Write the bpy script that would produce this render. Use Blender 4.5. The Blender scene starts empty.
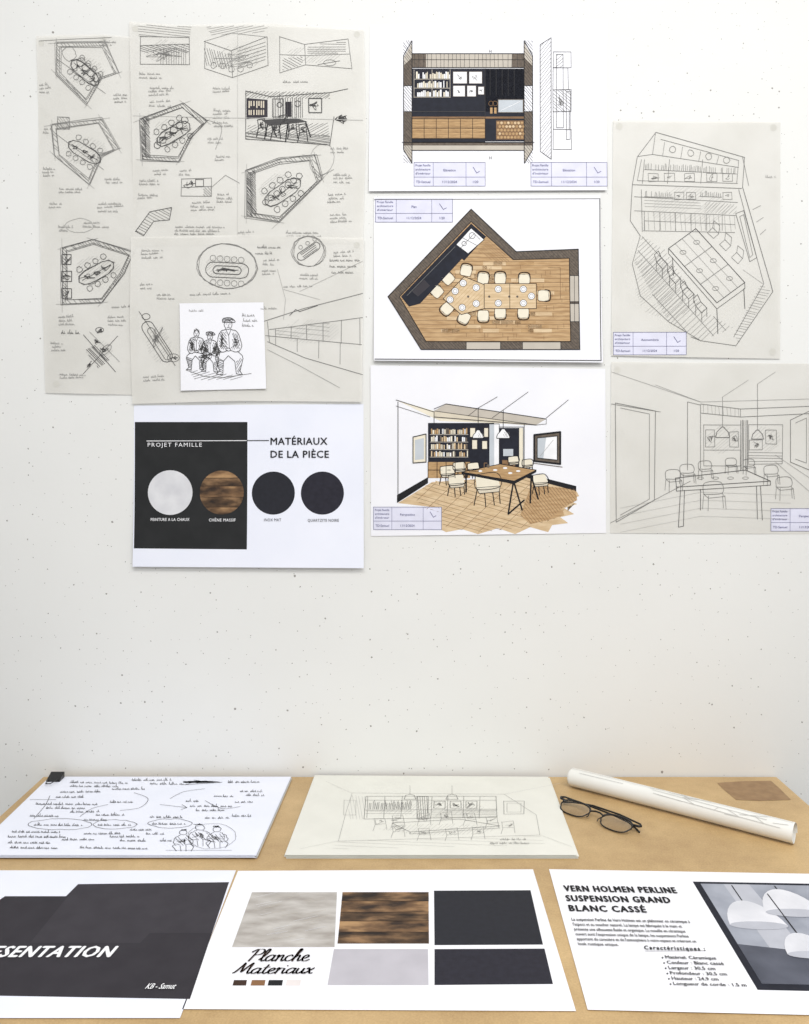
import bpy, math, random
from mathutils import Vector, Matrix
R = random.Random(7)
F=830.0; HC=0.598; DW=1.522; K=DW/F; TZ=0.75; CZ=TZ+HC
sc=bpy.context.scene
# ---------------------------------------------------------------- materials
def lin(c):
    o=[]
    for v in c:
        v/=255.0
        o.append(v/12.92 if v<=0.04045 else ((v+0.055)/1.055)**2.4)
    return (*o,1)
MATS={}
def mat(name,c,rough=0.7,c2=None,scale=40,stretch=None,bump=0,bscale=60,spec=0.3,alpha=1,lo=0.35,hi=0.65,det=4,mid=None):
    if name in MATS: return MATS[name]
    m=bpy.data.materials.new(name); m.use_nodes=True
    nt=m.node_tree; b=nt.nodes['Principled BSDF']
    b.inputs['Roughness'].default_value=rough
    b.inputs['Specular IOR Level'].default_value=spec
    b.inputs['Alpha'].default_value=alpha
    tc=nt.nodes.new('ShaderNodeTexCoord'); mp=nt.nodes.new('ShaderNodeMapping')
    nt.links.new(tc.outputs['Object'],mp.inputs[0])
    if stretch: mp.inputs['Scale'].default_value=stretch
    n=nt.nodes.new('ShaderNodeTexNoise'); n.inputs['Scale'].default_value=scale; n.inputs['Detail'].default_value=det
    nt.links.new(mp.outputs[0],n.inputs['Vector'])
    r=nt.nodes.new('ShaderNodeValToRGB')
    if c2 is None: c2=tuple(max(0,x*0.97-1) for x in c)
    r.color_ramp.elements[0].position=lo; r.color_ramp.elements[1].position=hi
    r.color_ramp.elements[0].color=lin(c2); r.color_ramp.elements[1].color=lin(c)
    if mid:
        e=r.color_ramp.elements.new((lo+hi)/2); e.color=lin(mid)
    nt.links.new(n.outputs[0],r.inputs[0]); nt.links.new(r.outputs[0],b.inputs['Base Color'])
    if bump:
        n2=nt.nodes.new('ShaderNodeTexNoise'); n2.inputs['Scale'].default_value=bscale; n2.inputs['Detail'].default_value=5
        nt.links.new(tc.outputs['Object'],n2.inputs['Vector'])
        bp=nt.nodes.new('ShaderNodeBump'); bp.inputs['Strength'].default_value=bump; bp.inputs['Distance'].default_value=0.004
        nt.links.new(n2.outputs[0],bp.inputs['Height']); nt.links.new(bp.outputs[0],b.inputs['Normal'])
    MATS[name]=m; return m
mat('paper',(240,240,244),c2=(236,236,241),scale=8)
mat('paper_cool',(236,238,248),c2=(231,234,245),scale=8)
mat('trace',(234,232,226),c2=(226,224,217),scale=9,bump=0.6,bscale=11,alpha=0.76,rough=0.5)
mat('trace_table',(233,232,223),c2=(228,227,218),scale=14,bump=0.15,bscale=20,rough=0.55,alpha=0.94)
mat('trace_right',(231,229,223),c2=(225,223,216),scale=10,bump=0.35,bscale=9,alpha=0.82,rough=0.5)
mat('blob',(210,208,200))
mat('ink',(26,26,30)); mat('black',(31,34,46),c2=(25,27,38),scale=90); mat('board_black',(38,39,40),c2=(33,34,35),scale=30); mat('charcoal',(50,47,53),c2=(45,42,48),scale=30)
mat('charcoal_b',(58,55,61),c2=(53,50,56),scale=30)
mat('pen',(62,60,60)); mat('pencil',(122,121,119)); mat('pencil_l',(160,159,156)); mat('pencil_d',(78,77,77)); mat('pencil_xl',(194,193,189))
mat('white',(244,244,246)); mat('label',(224,224,240)); mat('labelink',(84,84,130))
mat('taupe',(112,101,90),c2=(92,82,73),scale=200); mat('taupe_l',(196,188,176))
mat('oak',(192,158,114),c2=(168,134,94),scale=60,stretch=(1,6,1))
mat('oak_floor',(200,168,126),c2=(174,140,100),scale=30,stretch=(1.2,9,1))
mat('oak_light',(220,196,160),c2=(202,174,136),scale=40,stretch=(1,4,1))
mat('oak_table',(222,198,162),c2=(206,180,142),scale=40,stretch=(1,4,1))
mat('oak_dark',(144,112,80),c2=(118,90,64),scale=60,stretch=(1,8,1))
mat('cream',(236,228,208)); mat('grey_glass',(196,202,208)); mat('beige',(218,208,188))
mat('plaster',(224,224,226),c2=(204,204,208),scale=30,lo=.3,hi=.7)
mat('limewash',(200,196,191),c2=(156,149,142),scale=24,stretch=(1,2.6,1),lo=.28,hi=.7,det=10)
mat('wood_swatch',(176,140,100),c2=(52,40,33),mid=(118,90,64),scale=20,stretch=(1.0,2.4,1),lo=.34,hi=.66,det=14)
mat('wood_swatch_b',(148,116,84),c2=(42,33,28),mid=(90,69,50),scale=24,stretch=(1.0,2.6,1),lo=.36,hi=.68,det=14)
mat('seam',(50,36,28)); mat('inox',(36,37,45),c2=(33,34,41),scale=120); mat('quartz',(40,39,50),c2=(34,33,43),scale=120)
mat('lav',(190,187,194),c2=(182,179,186),scale=25)
mat('chip_a',(62,42,32)); mat('chip_b',(136,98,66)); mat('chip_d',(230,222,220))
mat('gray_photo',(164,168,179),c2=(130,134,146),scale=12); mat('gray_dark',(92,95,107),c2=(70,73,84),scale=14)
mat('lamp_w',(226,226,231),c2=(206,207,213),scale=14); mat('lamp_s',(186,188,197))
mat('tape',(154,122,84),c2=(138,106,70),rough=0.35,scale=60)
mat('frame',(18,18,20),rough=0.3,spec=0.5); mat('metal',(50,50,54),rough=0.3)
mat('roll',(234,233,228),c2=(228,227,221),scale=10)
mat('edge',(196,195,190))
# ---------------------------------------------------------------- sheet builder
CELL=0.015
def clip(poly,axis,val,keep_less):
    out=[]; n=len(poly)
    for i in range(n):
        a=poly[i]; b=poly[(i+1)%n]
        ia=(a[axis]<=val) if keep_less else (a[axis]>=val)
        ib=(b[axis]<=val) if keep_less else (b[axis]>=val)
        if ia: out.append(a)
        if ia!=ib:
            t=(val-a[axis])/(b[axis]-a[axis])
            out.append((a[0]+(b[0]-a[0])*t,a[1]+(b[1]-a[1])*t))
    return out
def smooth(pts,closed=False,n=5):
    P=list(pts); m=len(P); out=[]
    if m<3: return P
    rng=range(m) if closed else range(m-1)
    for i in rng:
        if closed: p0,p1,p2,p3=P[(i-1)%m],P[i],P[(i+1)%m],P[(i+2)%m]
        else: p0,p1,p2,p3=P[max(i-1,0)],P[i],P[i+1],P[min(i+2,m-1)]
        for k in range(n):
            t=k/n
            out.append(tuple(0.5*((2*p1[a])+(-p0[a]+p2[a])*t+(2*p0[a]-5*p1[a]+4*p2[a]-p3[a])*t*t+(-p0[a]+3*p1[a]-3*p2[a]+p3[a])*t**3) for a in (0,1)))
    out.append(P[0] if closed else P[-1])
    return out
class Sheet:
    """flat printed / drawn sheet. mode 'wall' lives on the wall plane, 'table' lies on the table top."""
    def __init__(s,name,mode,ref,ang=0,lift=0.002,curl=None):
        s.name=name; s.mode=mode; s.v=[]; s.f=[]; s.mi=[]; s.ms=[]; s.curl=curl; s.lift=lift; s.ang=ang
        if mode=='wall': s.o=Vector(((ref[0]-404.5)*K,-lift,CZ-(ref[1]-450)*K))
        else:
            w=s.tw(*ref); s.o=Vector((w[0],w[1],TZ+lift))
    def tw(s,px,py):
        D=F*HC/(py-450.0); return ((px-404.5)*D/F, D-DW)
    def m(s,px,py):
        if s.mode=='wall': return ((px-404.5)*K-s.o.x, CZ-(py-450)*K-s.o.z)
        w=s.tw(px,py); dx=w[0]-s.o.x; dy=w[1]-s.o.y; c=math.cos(-s.ang); q=math.sin(-s.ang)
        return (dx*c-dy*q, dx*q+dy*c)
    def slot(s,mn):
        if mn not in s.ms: s.ms.append(mn)
        return s.ms.index(mn)
    def pt(s,x,y,z):
        h=s.curl(x,y) if s.curl else 0
        s.v.append((x,y,z+h)); return len(s.v)-1
    def polyl(s,P,mn,z,grid=True):
        mi=s.slot(mn)
        ar=sum(P[i][0]*P[(i+1)%len(P)][1]-P[(i+1)%len(P)][0]*P[i][1] for i in range(len(P)))
        if ar<0: P=P[::-1]
        if not grid or not s.curl:
            s.f.append([s.pt(x,y,z) for x,y in P]); s.mi.append(mi); return
        x0=min(p[0] for p in P); x1=max(p[0] for p in P); y0=min(p[1] for p in P); y1=max(p[1] for p in P)
        for i in range(math.floor(x0/CELL),math.ceil(x1/CELL)):
            c1=clip(clip(P,0,i*CELL,False),0,(i+1)*CELL,True)
            if len(c1)<3: continue
            for j in range(math.floor(y0/CELL),math.ceil(y1/CELL)):
                c2=clip(clip(c1,1,j*CELL,False),1,(j+1)*CELL,True)
                if len(c2)<3: continue
                s.f.append([s.pt(x,y,z) for x,y in c2]); s.mi.append(mi)
    def fill(s,P,mn,lay=1): s.polyl([s.m(*p) for p in P],mn,lay*0.00012)
    def rect(s,x0,y0,x1,y1,mn,lay=1): s.fill([(x0,y0),(x1,y0),(x1,y1),(x0,y1)],mn,lay)
    def disc(s,x,y,r,mn,lay=2,ry=None,n=40):
        s.fill([(x+r*math.cos(2*math.pi*i/n),y+(ry or r)*math.sin(2*math.pi*i/n)) for i in range(n)],mn,lay)
    def strokel(s,P,w,mn,z,wf=None):
        mi=s.slot(mn); Q=[P[0]]
        for a,b in zip(P,P[1:]):
            d=math.hypot(b[0]-a[0],b[1]-a[1]); n=max(1,int(d/0.012))
            for k in range(1,n+1): Q.append((a[0]+(b[0]-a[0])*k/n,a[1]+(b[1]-a[1])*k/n))
        for i,(a,b) in enumerate(zip(Q,Q[1:])):
            dx=b[0]-a[0]; dy=b[1]-a[1]; d=math.hypot(dx,dy)
            if d<1e-6: continue
            ww=w/2 if not wf else w/2*wf(dx/d,dy/d)
            nx=-dy/d*ww; ny=dx/d*ww; ex=dx/d*ww*0.5; ey=dy/d*ww*0.5
            s.f.append([s.pt(a[0]-nx-ex,a[1]-ny-ey,z),s.pt(b[0]-nx+ex,b[1]-ny+ey,z),s.pt(b[0]+nx+ex,b[1]+ny+ey,z),s.pt(a[0]+nx-ex,a[1]+ny-ey,z)]); s.mi.append(mi)
    def line(s,P,w=0.5,mn='pen',lay=6,j=0,closed=False,sm=False):
        P=list(P)
        if closed: P=P+[P[0]]
        if sm: P=smooth(P)
        if j: P=[(x+R.uniform(-j,j),y+R.uniform(-j,j)) for x,y in P]
        s.strokel([s.m(*p) for p in P],w*K*(1 if s.mode=='wall' else 0.75),mn,lay*0.00012)
    def box(s,x0,y0,x1,y1,w=0.5,mn='pen',lay=6,j=0): s.line([(x0,y0),(x1,y0),(x1,y1),(x0,y1)],w,mn,lay,j,True)
    def circ(s,x,y,r,w=0.5,mn='pen',lay=6,ry=None,rot=0,j=0,n=16):
        ry=ry or r; c=math.cos(rot); q=math.sin(rot); P=[]
        for i in range(n):
            a=2*math.pi*i/n; u=r*math.cos(a); v=ry*math.sin(a); P.append((x+u*c-v*q,y+u*q+v*c))
        s.line(P,w,mn,lay,j,True)
    def hatch(s,P,ang,sp,w=0.35,mn='pencil',lay=5,j=0.4,keep=1):
        c=math.cos(ang); q=math.sin(ang)
        U=[(x*c+y*q,-x*q+y*c) for x,y in P]
        v=min(u[1] for u in U)+sp/2; vm=max(u[1] for u in U)
        while v<vm:
            xs=[]
            for i in range(len(U)):
                a=U[i]; b=U[(i+1)%len(U)]
                if (a[1]-v)*(b[1]-v)<0: xs.append(a[0]+(b[0]-a[0])*(v-a[1])/(b[1]-a[1]))
            xs.sort()
            for a,b in zip(xs[::2],xs[1::2]):
                if R.random()<=keep:
                    s.line([(a*c-v*q,a*q+v*c),(b*c-v*q,b*q+v*c)],w,mn,lay,j)
            v+=sp*(1+R.uniform(-.2,.2)*(1 if j else 0))
    def shade(s,x,y,rx,ry,sp=2.4,ang=-.7,w=.3,mn='pencil_xl'):
        """soft pencil shading: a patch of fine light strokes"""
        s.hatch([(x+rx*R.uniform(.8,1.1)*math.cos(2*math.pi*i/10),y+ry*R.uniform(.8,1.1)*math.sin(2*math.pi*i/10)) for i in range(10)],ang,sp,w,mn,3,.6,.9)
    def scrawl(s,x,y,w,h=1.6,mn='pen',lw=0.4,ang=0):
        """illegible cursive note, words of looping strokes"""
        c=math.cos(ang); q=math.sin(ang); t=0
        while t<w:
            wl=R.uniform(3,9); P=[]; u=t
            while u<min(t+wl,w):
                hh=h*(1 if R.random()<.75 else 1.8)*R.uniform(.6,1.1)
                P+= [(u,R.uniform(-.2,.3)),(u+.5,-hh*R.uniform(.6,1)),(u+.3,-hh*.3)]
                u+=R.uniform(.9,1.7)
            P.append((u,0))
            s.line([(x+a*c-b*q,y+a*q+b*c) for a,b in P],lw,mn)
            t=u+R.uniform(1,2.4)
    def scribble(s,x,y,rx,ry,n=20,w=0.4,mn='pencil',lay=6):
        s.line([(x+R.gauss(0,.5)*rx,y+R.gauss(0,.5)*ry) for _ in range(n)],w,mn,lay,sm=True)
    def text(s,body,x,y,h,w=None,mn='ink',bold=0,shear=0,lay=8,ang=0,sp=1.0,align='L'):
        """x,y baseline start; h cap height, w total width"""
        cu=bpy.data.curves.new('t','FONT'); cu.body=body; cu.size=1; cu.resolution_u=2; cu.shear=shear; cu.space_character=sp
        ob=bpy.data.objects.new('t',cu); sc.collection.objects.link(ob)
        bpy.context.view_layer.update()
        me=ob.evaluated_get(bpy.context.evaluated_depsgraph_get()).to_mesh()
        V=[v.co.copy() for v in me.vertices]; Fs=[list(p.vertices) for p in me.polygons]
        ob.evaluated_get(bpy.context.evaluated_depsgraph_get()).to_mesh_clear()
        bpy.data.objects.remove(ob); bpy.data.curves.remove(cu)
        if not V: return
        x0=min(v.x for v in V); x1=max(v.x for v in V)
        p=s.m(x,y); a=s.m(x,y-h); hh=math.hypot(a[0]-p[0],a[1]-p[1])
        sy=hh/0.70; sx=sy
        if w:
            b=s.m(x+w,y); ww=math.hypot(b[0]-p[0],b[1]-p[1]); sx=ww/(x1-x0)
        off={'L':x0,'C':(x0+x1)/2,'R':x1}[align]
        c=math.cos(ang); q=math.sin(ang); mi=s.slot(mn)
        offs=[(0,0)] if not bold else [(-bold,0),(bold,0),(0,bold*.7),(0,-bold*.7),(0,0)]
        for n_,(ox,oy) in enumerate(offs):
            base=len(s.v)
            for v in V:
                u=(v.x-off)*sx+ox*sy; t=(v.y+oy)*sy; s.pt(p[0]+u*c-t*q,p[1]+u*q+t*c,lay*0.00012+n_*0.00003)
            for f in Fs: s.f.append([base+i for i in f]); s.mi.append(mi)
    def putty(s,x,y,r=2.2):
        """adhesive putty joining the sheet to the wall"""
        mi=s.slot('blob'); P=[s.m(x+r*math.cos(2*math.pi*i/10),y-r*math.sin(2*math.pi*i/10)) for i in range(10)]
        a=[s.pt(u,v,-.00002) for u,v in P]; b=[]
        for u,v in P: s.v.append((u,v,-s.lift)); b.append(len(s.v)-1)
        for i in range(10): s.f.append([b[i],b[(i+1)%10],a[(i+1)%10],a[i]]); s.mi.append(mi)
        s.f.append(b[::-1]); s.mi.append(mi)
    def build(s):
        me=bpy.data.meshes.new(s.name); me.from_pydata(s.v,[],s.f)
        for n in s.ms: me.materials.append(MATS[n])
        for p,i in zip(me.polygons,s.mi): p.material_index=i; 
        me.update()
        ob=bpy.data.objects.new(s.name,me); sc.collection.objects.link(ob)
        if s.mode=='wall': ob.matrix_world=Matrix.Translation(s.o)@Matrix.Rotation(math.pi/2,4,'X')
        else: ob.matrix_world=Matrix.Translation(s.o)@Matrix.Rotation(s.ang,4,'Z')
        return ob
def label(s,x,y,w,h,title,scale='1/20'):
    s.rect(x,y,x+w,y+h,'label',2); s.box(x,y,x+w,y+h,0.35,'labelink',6)
    a=x+w*.27; b=x+w*.73; m=y+h*.62
    s.line([(a,y),(a,y+h)],.3,'labelink'); s.line([(b,y),(b,y+h)],.3,'labelink'); s.line([(x,m),(x+w,m)],.3,'labelink')
    for i,t in enumerate(['Projet Famille','architecture','d\'intérieur']): s.text(t,x+1.5,y+h*(.17+.17*i),h*.09,w*.21,'labelink')
    s.text(title,(a+b)/2,y+h*.38,h*.1,None,'labelink',align='C'); s.text('TD-Samuel',x+2,y+h*.87,h*.1,w*.2,'labelink')
    s.text('11/12/2024',(a+b)/2,y+h*.87,h*.1,None,'labelink',align='C'); s.text(scale,(b+x+w)/2,y+h*.87,h*.1,None,'labelink',align='C')
    s.line([(b+w*.1,y+h*.2),(b+w*.15,y+h*.45),(b+w*.19,y+h*.38)],.5,'labelink')
def curl_bottom(h,amt,tilt=0):
    L=h*K
    def f(x,y):
        t=min(1.2,max(0,-y/L)); return amt*t**3+tilt*t*(1+0.0*x)
    return f
def wav(a,f1,f2,ph=0,base=0):
    def f(x,y): return base+a*(1+math.sin(x*f1+ph+1.3*math.sin(y*f2*0.7)))*0.5+a*0.6*(1+math.sin(y*f2+ph*2))*0.5
    return f
PL='pencil'
# ---------------------------------------------------------------- WALL: material presentation sheet
s=Sheet('materials_poster','wall',(134,405),lift=.0006,curl=curl_bottom(162,0.008))
s.fill([(134,405.5),(363.5,404),(364,567.5),(134,566)],'paper_cool',0)
for p in ((140,412),(357,412),(140,560),(357,560)): s.putty(*p)
s.fill([(135,422),(247.5,422),(247.5,549),(135,548)],'board_black',1)
s.line([(147,441),(247,440.6)],.7,'white',6); s.line([(247,440.6),(269,440.5)],.8,'ink',6)
s.text('PROJET FAMILLE',148,446.7,4.0,54,'white',sp=1.25)
s.text('MATÉRIAUX',270.8,444.6,7.0,56.5,'ink',bold=.02,sp=1.08)
s.text('DE LA PIÈCE',270.8,457.6,7.0,58,'ink',bold=.02,sp=1.08)
s.disc(170.5,492.5,22.3,'plaster'); s.disc(273.5,493,21.5,'inox'); s.disc(322.5,493,21.5,'quartz')
s.disc(222,492.5,22,'wood_swatch')
for ya,yb,mn in ((478,486,'wood_swatch_b'),(497,507,'wood_swatch_b')):
    P=[(222+22*math.cos(2*math.pi*i/48),492.5+22*math.sin(2*math.pi*i/48)) for i in range(48)]
    s.fill(clip(clip(P,1,ya,False),1,yb,True),mn,3)
for yy in (478,486,497,507):
    d=math.sqrt(22**2-(yy-492.5)**2); s.line([(222-d,yy),(222+d,yy)],.5,'seam',4)
s.text('PEINTURE A LA CHAUX',151.5,520.7,2.9,38.5,'white',sp=1.12,bold=.012); s.text('CHÊNE MASSIF',209.5,521.2,2.9,26.5,'white',sp=1.12,bold=.012)
s.text('INOX MAT',264.5,521,2.8,17,'ink',sp=1.1); s.text('QUARTZITE NOIRE',308,521.5,2.8,31,'ink',sp=1.1)
s.build()

# ---------------------------------------------------------------- WALL: elevation sheet
s=Sheet('elevation_drawing_sheet','wall',(369,22),lift=.001,curl=curl_bottom(170,0.004))
s.fill([(370,25),(607,20),(606,191),(369,192)],'paper',0)
for X,sg in ((403.5,1),(532.5,-1)):
    x2=X+8.5*sg
    s.fill([(X,58),(x2,43),(x2,60),(X,76)],'taupe_l',1)
    s.fill([(X,66),(x2,58),(x2,86),(X,86)],'taupe',2); s.fill([(X,112),(x2,112),(x2,146),(X,146)],'taupe',2)
    s.fill([(X,146),(x2,146),(x2,163),(X,150)],'taupe_l',1)
    s.line([(X,150),(X,56),(x2,41),(x2,164),(X,150)],.7,'ink'); s.line([(X,86),(x2,86)],.5,'ink'); s.line([(X,112),(x2,112)],.5,'ink')
    s.hatch([(X,41),(x2,41),(x2,164),(X,164)],.9,2.2,.3,'pen')
s.rect(412,54,524,68,'taupe_l',1); s.rect(412,54,426,68,'taupe',2); s.rect(512,54,524,68,'taupe',2)
s.box(412,54,524,68,.7,'ink'); s.hatch([(412,54),(524,54),(524,68),(412,68)],math.pi/2,4.5,.3,'pen')
s.line([(412,60),(524,60)],.4,'pen')
s.rect(412,69,524,119,'black',2)
s.rect(485,69,524,142,'black',2)
for yy in (79,88,97):
    x=416
    while x<449:
        w=R.uniform(.8,1.8); h=R.uniform(4,7)
        if R.random()<.78: s.rect(x,yy-h,x+w,yy,R.choice(['white','cream','white','beige']),4)
        x+=w+.35
    s.line([(414,yy+.6),(450,yy+.6)],.5,'taupe_l')
for x0 in (414,432,450): s.line([(x0,70),(x0,98)],.45,'taupe_l')
for (a,b,c,d) in ((453,72,467,84),(469,72,482,84),(453,86,465,97),(467,86,476,97),(478,87,484,95)):
    s.rect(a,b,c,d,'white',4); s.box(a,b,c,d,.5,'taupe'); s.scribble((a+c)/2,(b+d)/2,3,2.4,9,.3,'pencil')
s.line([(485,69),(485,118)],.4,'pen'); s.line([(412,112),(485,112)],.4,'pencil_d')
for i in range(5): s.line([(490+i*6,70),(490+i*6,96)],.25,'pencil_d')
s.rect(498,100,523,113,'grey_glass',4); s.box(498,100,523,113,.7,'taupe'); s.line([(501,111),(520,102)],.5,'white')
for x0 in (490,494): 
    s.rect(x0,108,x0+2.4,114,'oak',4)
    s.circ(x0+1,104,2.4,.5,'oak_dark')
s.rect(412,117,524,119,'oak_dark',3)
s.rect(412,119,485,139,'oak',4)
for i in range(6): s.line([(412+i*12.1,119),(412+i*12.1,139)],.5,'seam')
s.line([(412,128.5),(485,128.5)],.5,'seam'); s.box(412,119,485,139,.6,'seam')
s.hatch([(412,119),(485,119),(485,139),(412,139)],0,2.2,.25,'oak_dark',5)
s.rect(496,121,524,140,'oak_dark',3)
for rr in range(5):
    for cc in range(8): s.disc(498+cc*3.4+(rr%2)*1.6,123.4+rr*3.6,1.4,R.choice(['oak','oak_light','oak']),4,n=8)
s.rect(412,139,485,143,'black',4); s.rect(412,143,524,151,'taupe_l',1); s.rect(412,143,524,146,'taupe',2); s.box(412,143,524,151,.7,'ink')
s.line([(402,143),(534,143)],.6,'ink')
s.line([(540,45),(551,38),(551,160),(540,152),(540,45)],.5,'pen')
s.hatch([(540,45),(551,38),(551,160),(540,152)],-.9,2.6,.3,'pencil')
for a,b,c,d in ((553,52,571,68),(553,68,568,90),(553,90,571,112),(553,112,569,130),(553,130,571,150),(556,55,563,128),(566,92,570,140)):
    s.box(a,b,c,d,.4,'pencil_d',j=.3)
s.hatch([(553,90),(571,90),(571,112),(553,112)],.7,2.6,.3,'pencil'); s.hatch([(556,55),(563,55),(563,68),(556,68)],-.7,2.6,.3,'pencil')
s.scribble(560,103,4,6,14,.35); s.text('H',489,53,3,None,'pencil'); s.text('H',489,160,3,None,'pencil'); 
label(s,414,163,71,24,'Elévation'); label(s,530.5,163,76,24,'Elévation')
s.build()

# ---------------------------------------------------------------- WALL: floor plan sheet
s=Sheet('floor_plan_sheet','wall',(374,196),lift=0.002,curl=curl_bottom(167,0.006))
s.fill([(374,197),(600,195.5),(602,363),(374,361)],'paper',0)
s.line([(599.5,199),(600,361),(375,359.5)],.7,'ink'); s.line([(374,200),(599.5,199)],.5,'pencil')
O=[(388,297),(471,209.5),(516,252),(578,249.5),(579,350),(421,350)]
I=[(399.5,297),(471,222),(513,260),(569,258.5),(570,342),(426,342)]
s.fill(O,'taupe',1); s.line(O,.8,'ink',closed=True)
s.hatch(O,.8,2.4,.3,'pen',2)
s.fill(I,'oak_floor',3); s.line(I,.7,'ink',closed=True)
for _ in range(60):
    x=R.uniform(440,536); y=263.7+4.2*R.randint(0,16); s.rect(x,y-1.9,x+R.uniform(12,26),y+1.9,R.choice(['oak','oak_light','oak_light']),3.5)
s.hatch(I,0,4.2,.4,'oak_dark',4,0)
for _ in range(90):
    x=R.uniform(440,566); y=R.uniform(262,337); s.line([(x,y),(x,y+4)],.35,'oak_dark',4)
for a in ((569.5,276,578.5,302),(569.5,304,578.5,322),(466,342.5,500,350),(522,342.5,560,350)):
    s.rect(*a,'taupe_l',4); s.box(*a,.5,'ink'); 
s.line([(574,276),(574,322)],.4,'ink'); 
s.fill([(401,297),(449,247),(462,259),(420,304),(409,307)],'black',5)
s.fill([(449,247),(471,224),(486,237),(464,261)],'black',5)
s.fill([(456,245),(471,228.5),(484,240),(468,254)],'white',5.5); s.line([(456,245),(471,228.5),(484,240),(468,254)],.6,'ink',7,closed=True)
s.circ(464,244,2.2,.5,'ink',7); s.circ(472,236,3,.5,'ink',7); s.line([(462,238),(477,246)],.4,'pen',7); s.line([(460,249),(474,234),(480,240)],.4,'pencil_d',7)
s.fill([(424,280),(430,286),(418,297),(412,292)],'charcoal_b',5.5)
s.line([(407,296),(455,247)],.4,'pencil',7)
s.hatch([(488,240),(512,262),(494,262),(478,252)],.7,2,.35,'oak_dark',4.5)
def pchair_plan(x,y,a,r=5.6):
    c=math.cos(a); q=math.sin(a)
    g=lambda L:[(x+(u*c-v*q)*r,y+(u*q+v*c)*r) for u,v in L]
    P=g([(-.9,-.9),(-1,.2),(-.8,.9),(.8,.9),(1,.2),(.9,-.9)])
    s.fill(P,'cream',4.4); s.line(P,.5,'seam',4.8,closed=True,sm=True)
    s.line(g([(-1.05,-.3),(-.85,-1.1),(0,-1.3),(.85,-1.1),(1.05,-.3)]),1.1,'seam',4.9,sm=True)
    s.line(g([(-.9,-.35),(-.75,-.85),(0,-1.05),(.75,-.85),(.9,-.35)]),.8,'beige',5,sm=True)
for x,y,a in ((500,279,0),(524,280,0),(500,313,math.pi),(523,313,math.pi),(543,296,math.pi/2),(483,279,.1),(466,271,.2),(448,279,-.78),(437,292,-.8),(447,309,-2.35),(464,318,math.pi+.5),(483,316,math.pi)): pchair_plan(x,y,a)
TL=[(443,299),(464,277),(484,285),(484,309),(461,315)]
s.fill(TL,'oak_table',5.3); s.rect(484,284,536,309,'oak_table',5.3)
s.hatch([(484,284),(536,284),(536,309),(484,309)],0,3,.25,'oak',5.6,0); s.hatch(TL,-.8,3,.25,'oak',5.6,0)
s.line(TL,.6,'seam',7,closed=True); s.box(484,284,536,309,.6,'seam',7)
for x in (509.5,): s.line([(x,284),(x,309)],.5,'seam',7)
for x,y in ((463,283.5),(455,291.5),(450,300),(462,308),(476,288),(476,304),(498,289.5),(523,289.5),(498,303.5),(523,303.5),(531,296.5)):
    s.disc(x,y,3.4,'white',6.5,n=16); s.circ(x,y,3.4,.4,'pen',8); s.circ(x,y,1.9,.3,'pencil',8)
for x in (468,489,509,517): s.disc(x,297,1.2,'taupe',7,n=8)
s.line([(548,268),(560,268),(560,300)],.35,'oak_dark',7)
label(s,375.5,199.5,77,23,'Plan')
s.build()

# ---------------------------------------------------------------- WALL: coloured perspective sheet
s=Sheet('perspective_drawing_sheet','wall',(371,364),lift=0.0006,curl=wav(.0015,9,11,.7))
s.fill([(370.5,365.5),(605,369),(606,533),(371,536)],'paper',0)
for p in ((377,374),(599,375),(377,500),(599,526),(488,374),(377,531),(488,531)): s.putty(*p)
s.fill([(398,503),(432,482),(524,476),(575,489),(579,496),(568,500),(577,504),(564,508),(574,514),(560,517),(568,523),(552,525),(548,532),(530,527),(515,534),(498,528),(478,534),(462,529),(446,532),(430,524),(441,519),(441,508)],'oak_light',1)
fl=[(412,496),(432,482),(524,476),(575,489),(560,517),(530,527),(478,532),(446,527)]
s.hatch(fl,0.28,3.6,.35,'oak_dark',2,0,.9); s.hatch(fl,0.28,7,2.2,'oak_table',1.5,0,.7); s.hatch(fl,-.75,13,.35,'oak_dark',2,0)
s.fill([(531,485),(575,489),(577,500),(562,508),(564,515),(548,520),(530,524),(520,515)],'oak_floor',2.5)
s.hatch([(531,485),(575,489),(577,500),(562,508),(548,520),(530,524),(520,515)],.9,2.6,.45,'oak_dark',3,0)
s.fill([(396,400),(434,411),(446,404),(546,419),(536,425),(440,421)],'cream',1)
s.line([(396,400),(434,412),(434,424)],.6); s.line([(446,404),(546,419)],.7,'ink'); s.line([(434,409),(446,404)],.6); s.line([(434,417),(536,425)],.7); s.line([(396,406),(430,417)],.4)
s.fill([(446,404),(546,419),(536,425),(434,411)],'taupe_l',2); s.fill([(434,411),(536,425),(524,425),(434,418)],'beige',3); s.line([(546,419),(546,424),(536,425)],.4); s.line([(434,411),(536,425)],.5)
s.line([(546,418),(568,400)],.5); s.line([(524,424),(524,476)],.6); s.line([(398,402),(398,498)],.7)
s.fill([(397,495),(428,477),(428,483),(397,503)],'ink',3)
s.fill([(524,473),(576,486),(576,491),(524,477)],'ink',3); s.line([(512,474),(524,473)],1,'ink')
s.rect(428,423,494,462,'black',3); s.rect(428,462,470,478,'oak',3); s.line([(428,470),(470,470)],.6,'seam'); s.rect(470,462,494,474,'black',3)
for i in range(5): s.line([(428+i*9,462),(428+i*9,478)],.6,'seam')
for yy in (434,441.5,449,456.5):
    x=431
    while x<467:
        w=R.uniform(.9,1.8); h=R.uniform(3.8,6)
        if R.random()<.82: s.rect(x,yy-h,x+w,yy,R.choice(['white','cream','oak_light','oak','beige','taupe']),4)
        x+=w+.35
    s.line([(430,yy+.6),(468,yy+.6)],.5,'taupe_l')
for x in (443,456): s.line([(x,426),(x,458)],.5,'black',7)
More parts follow.
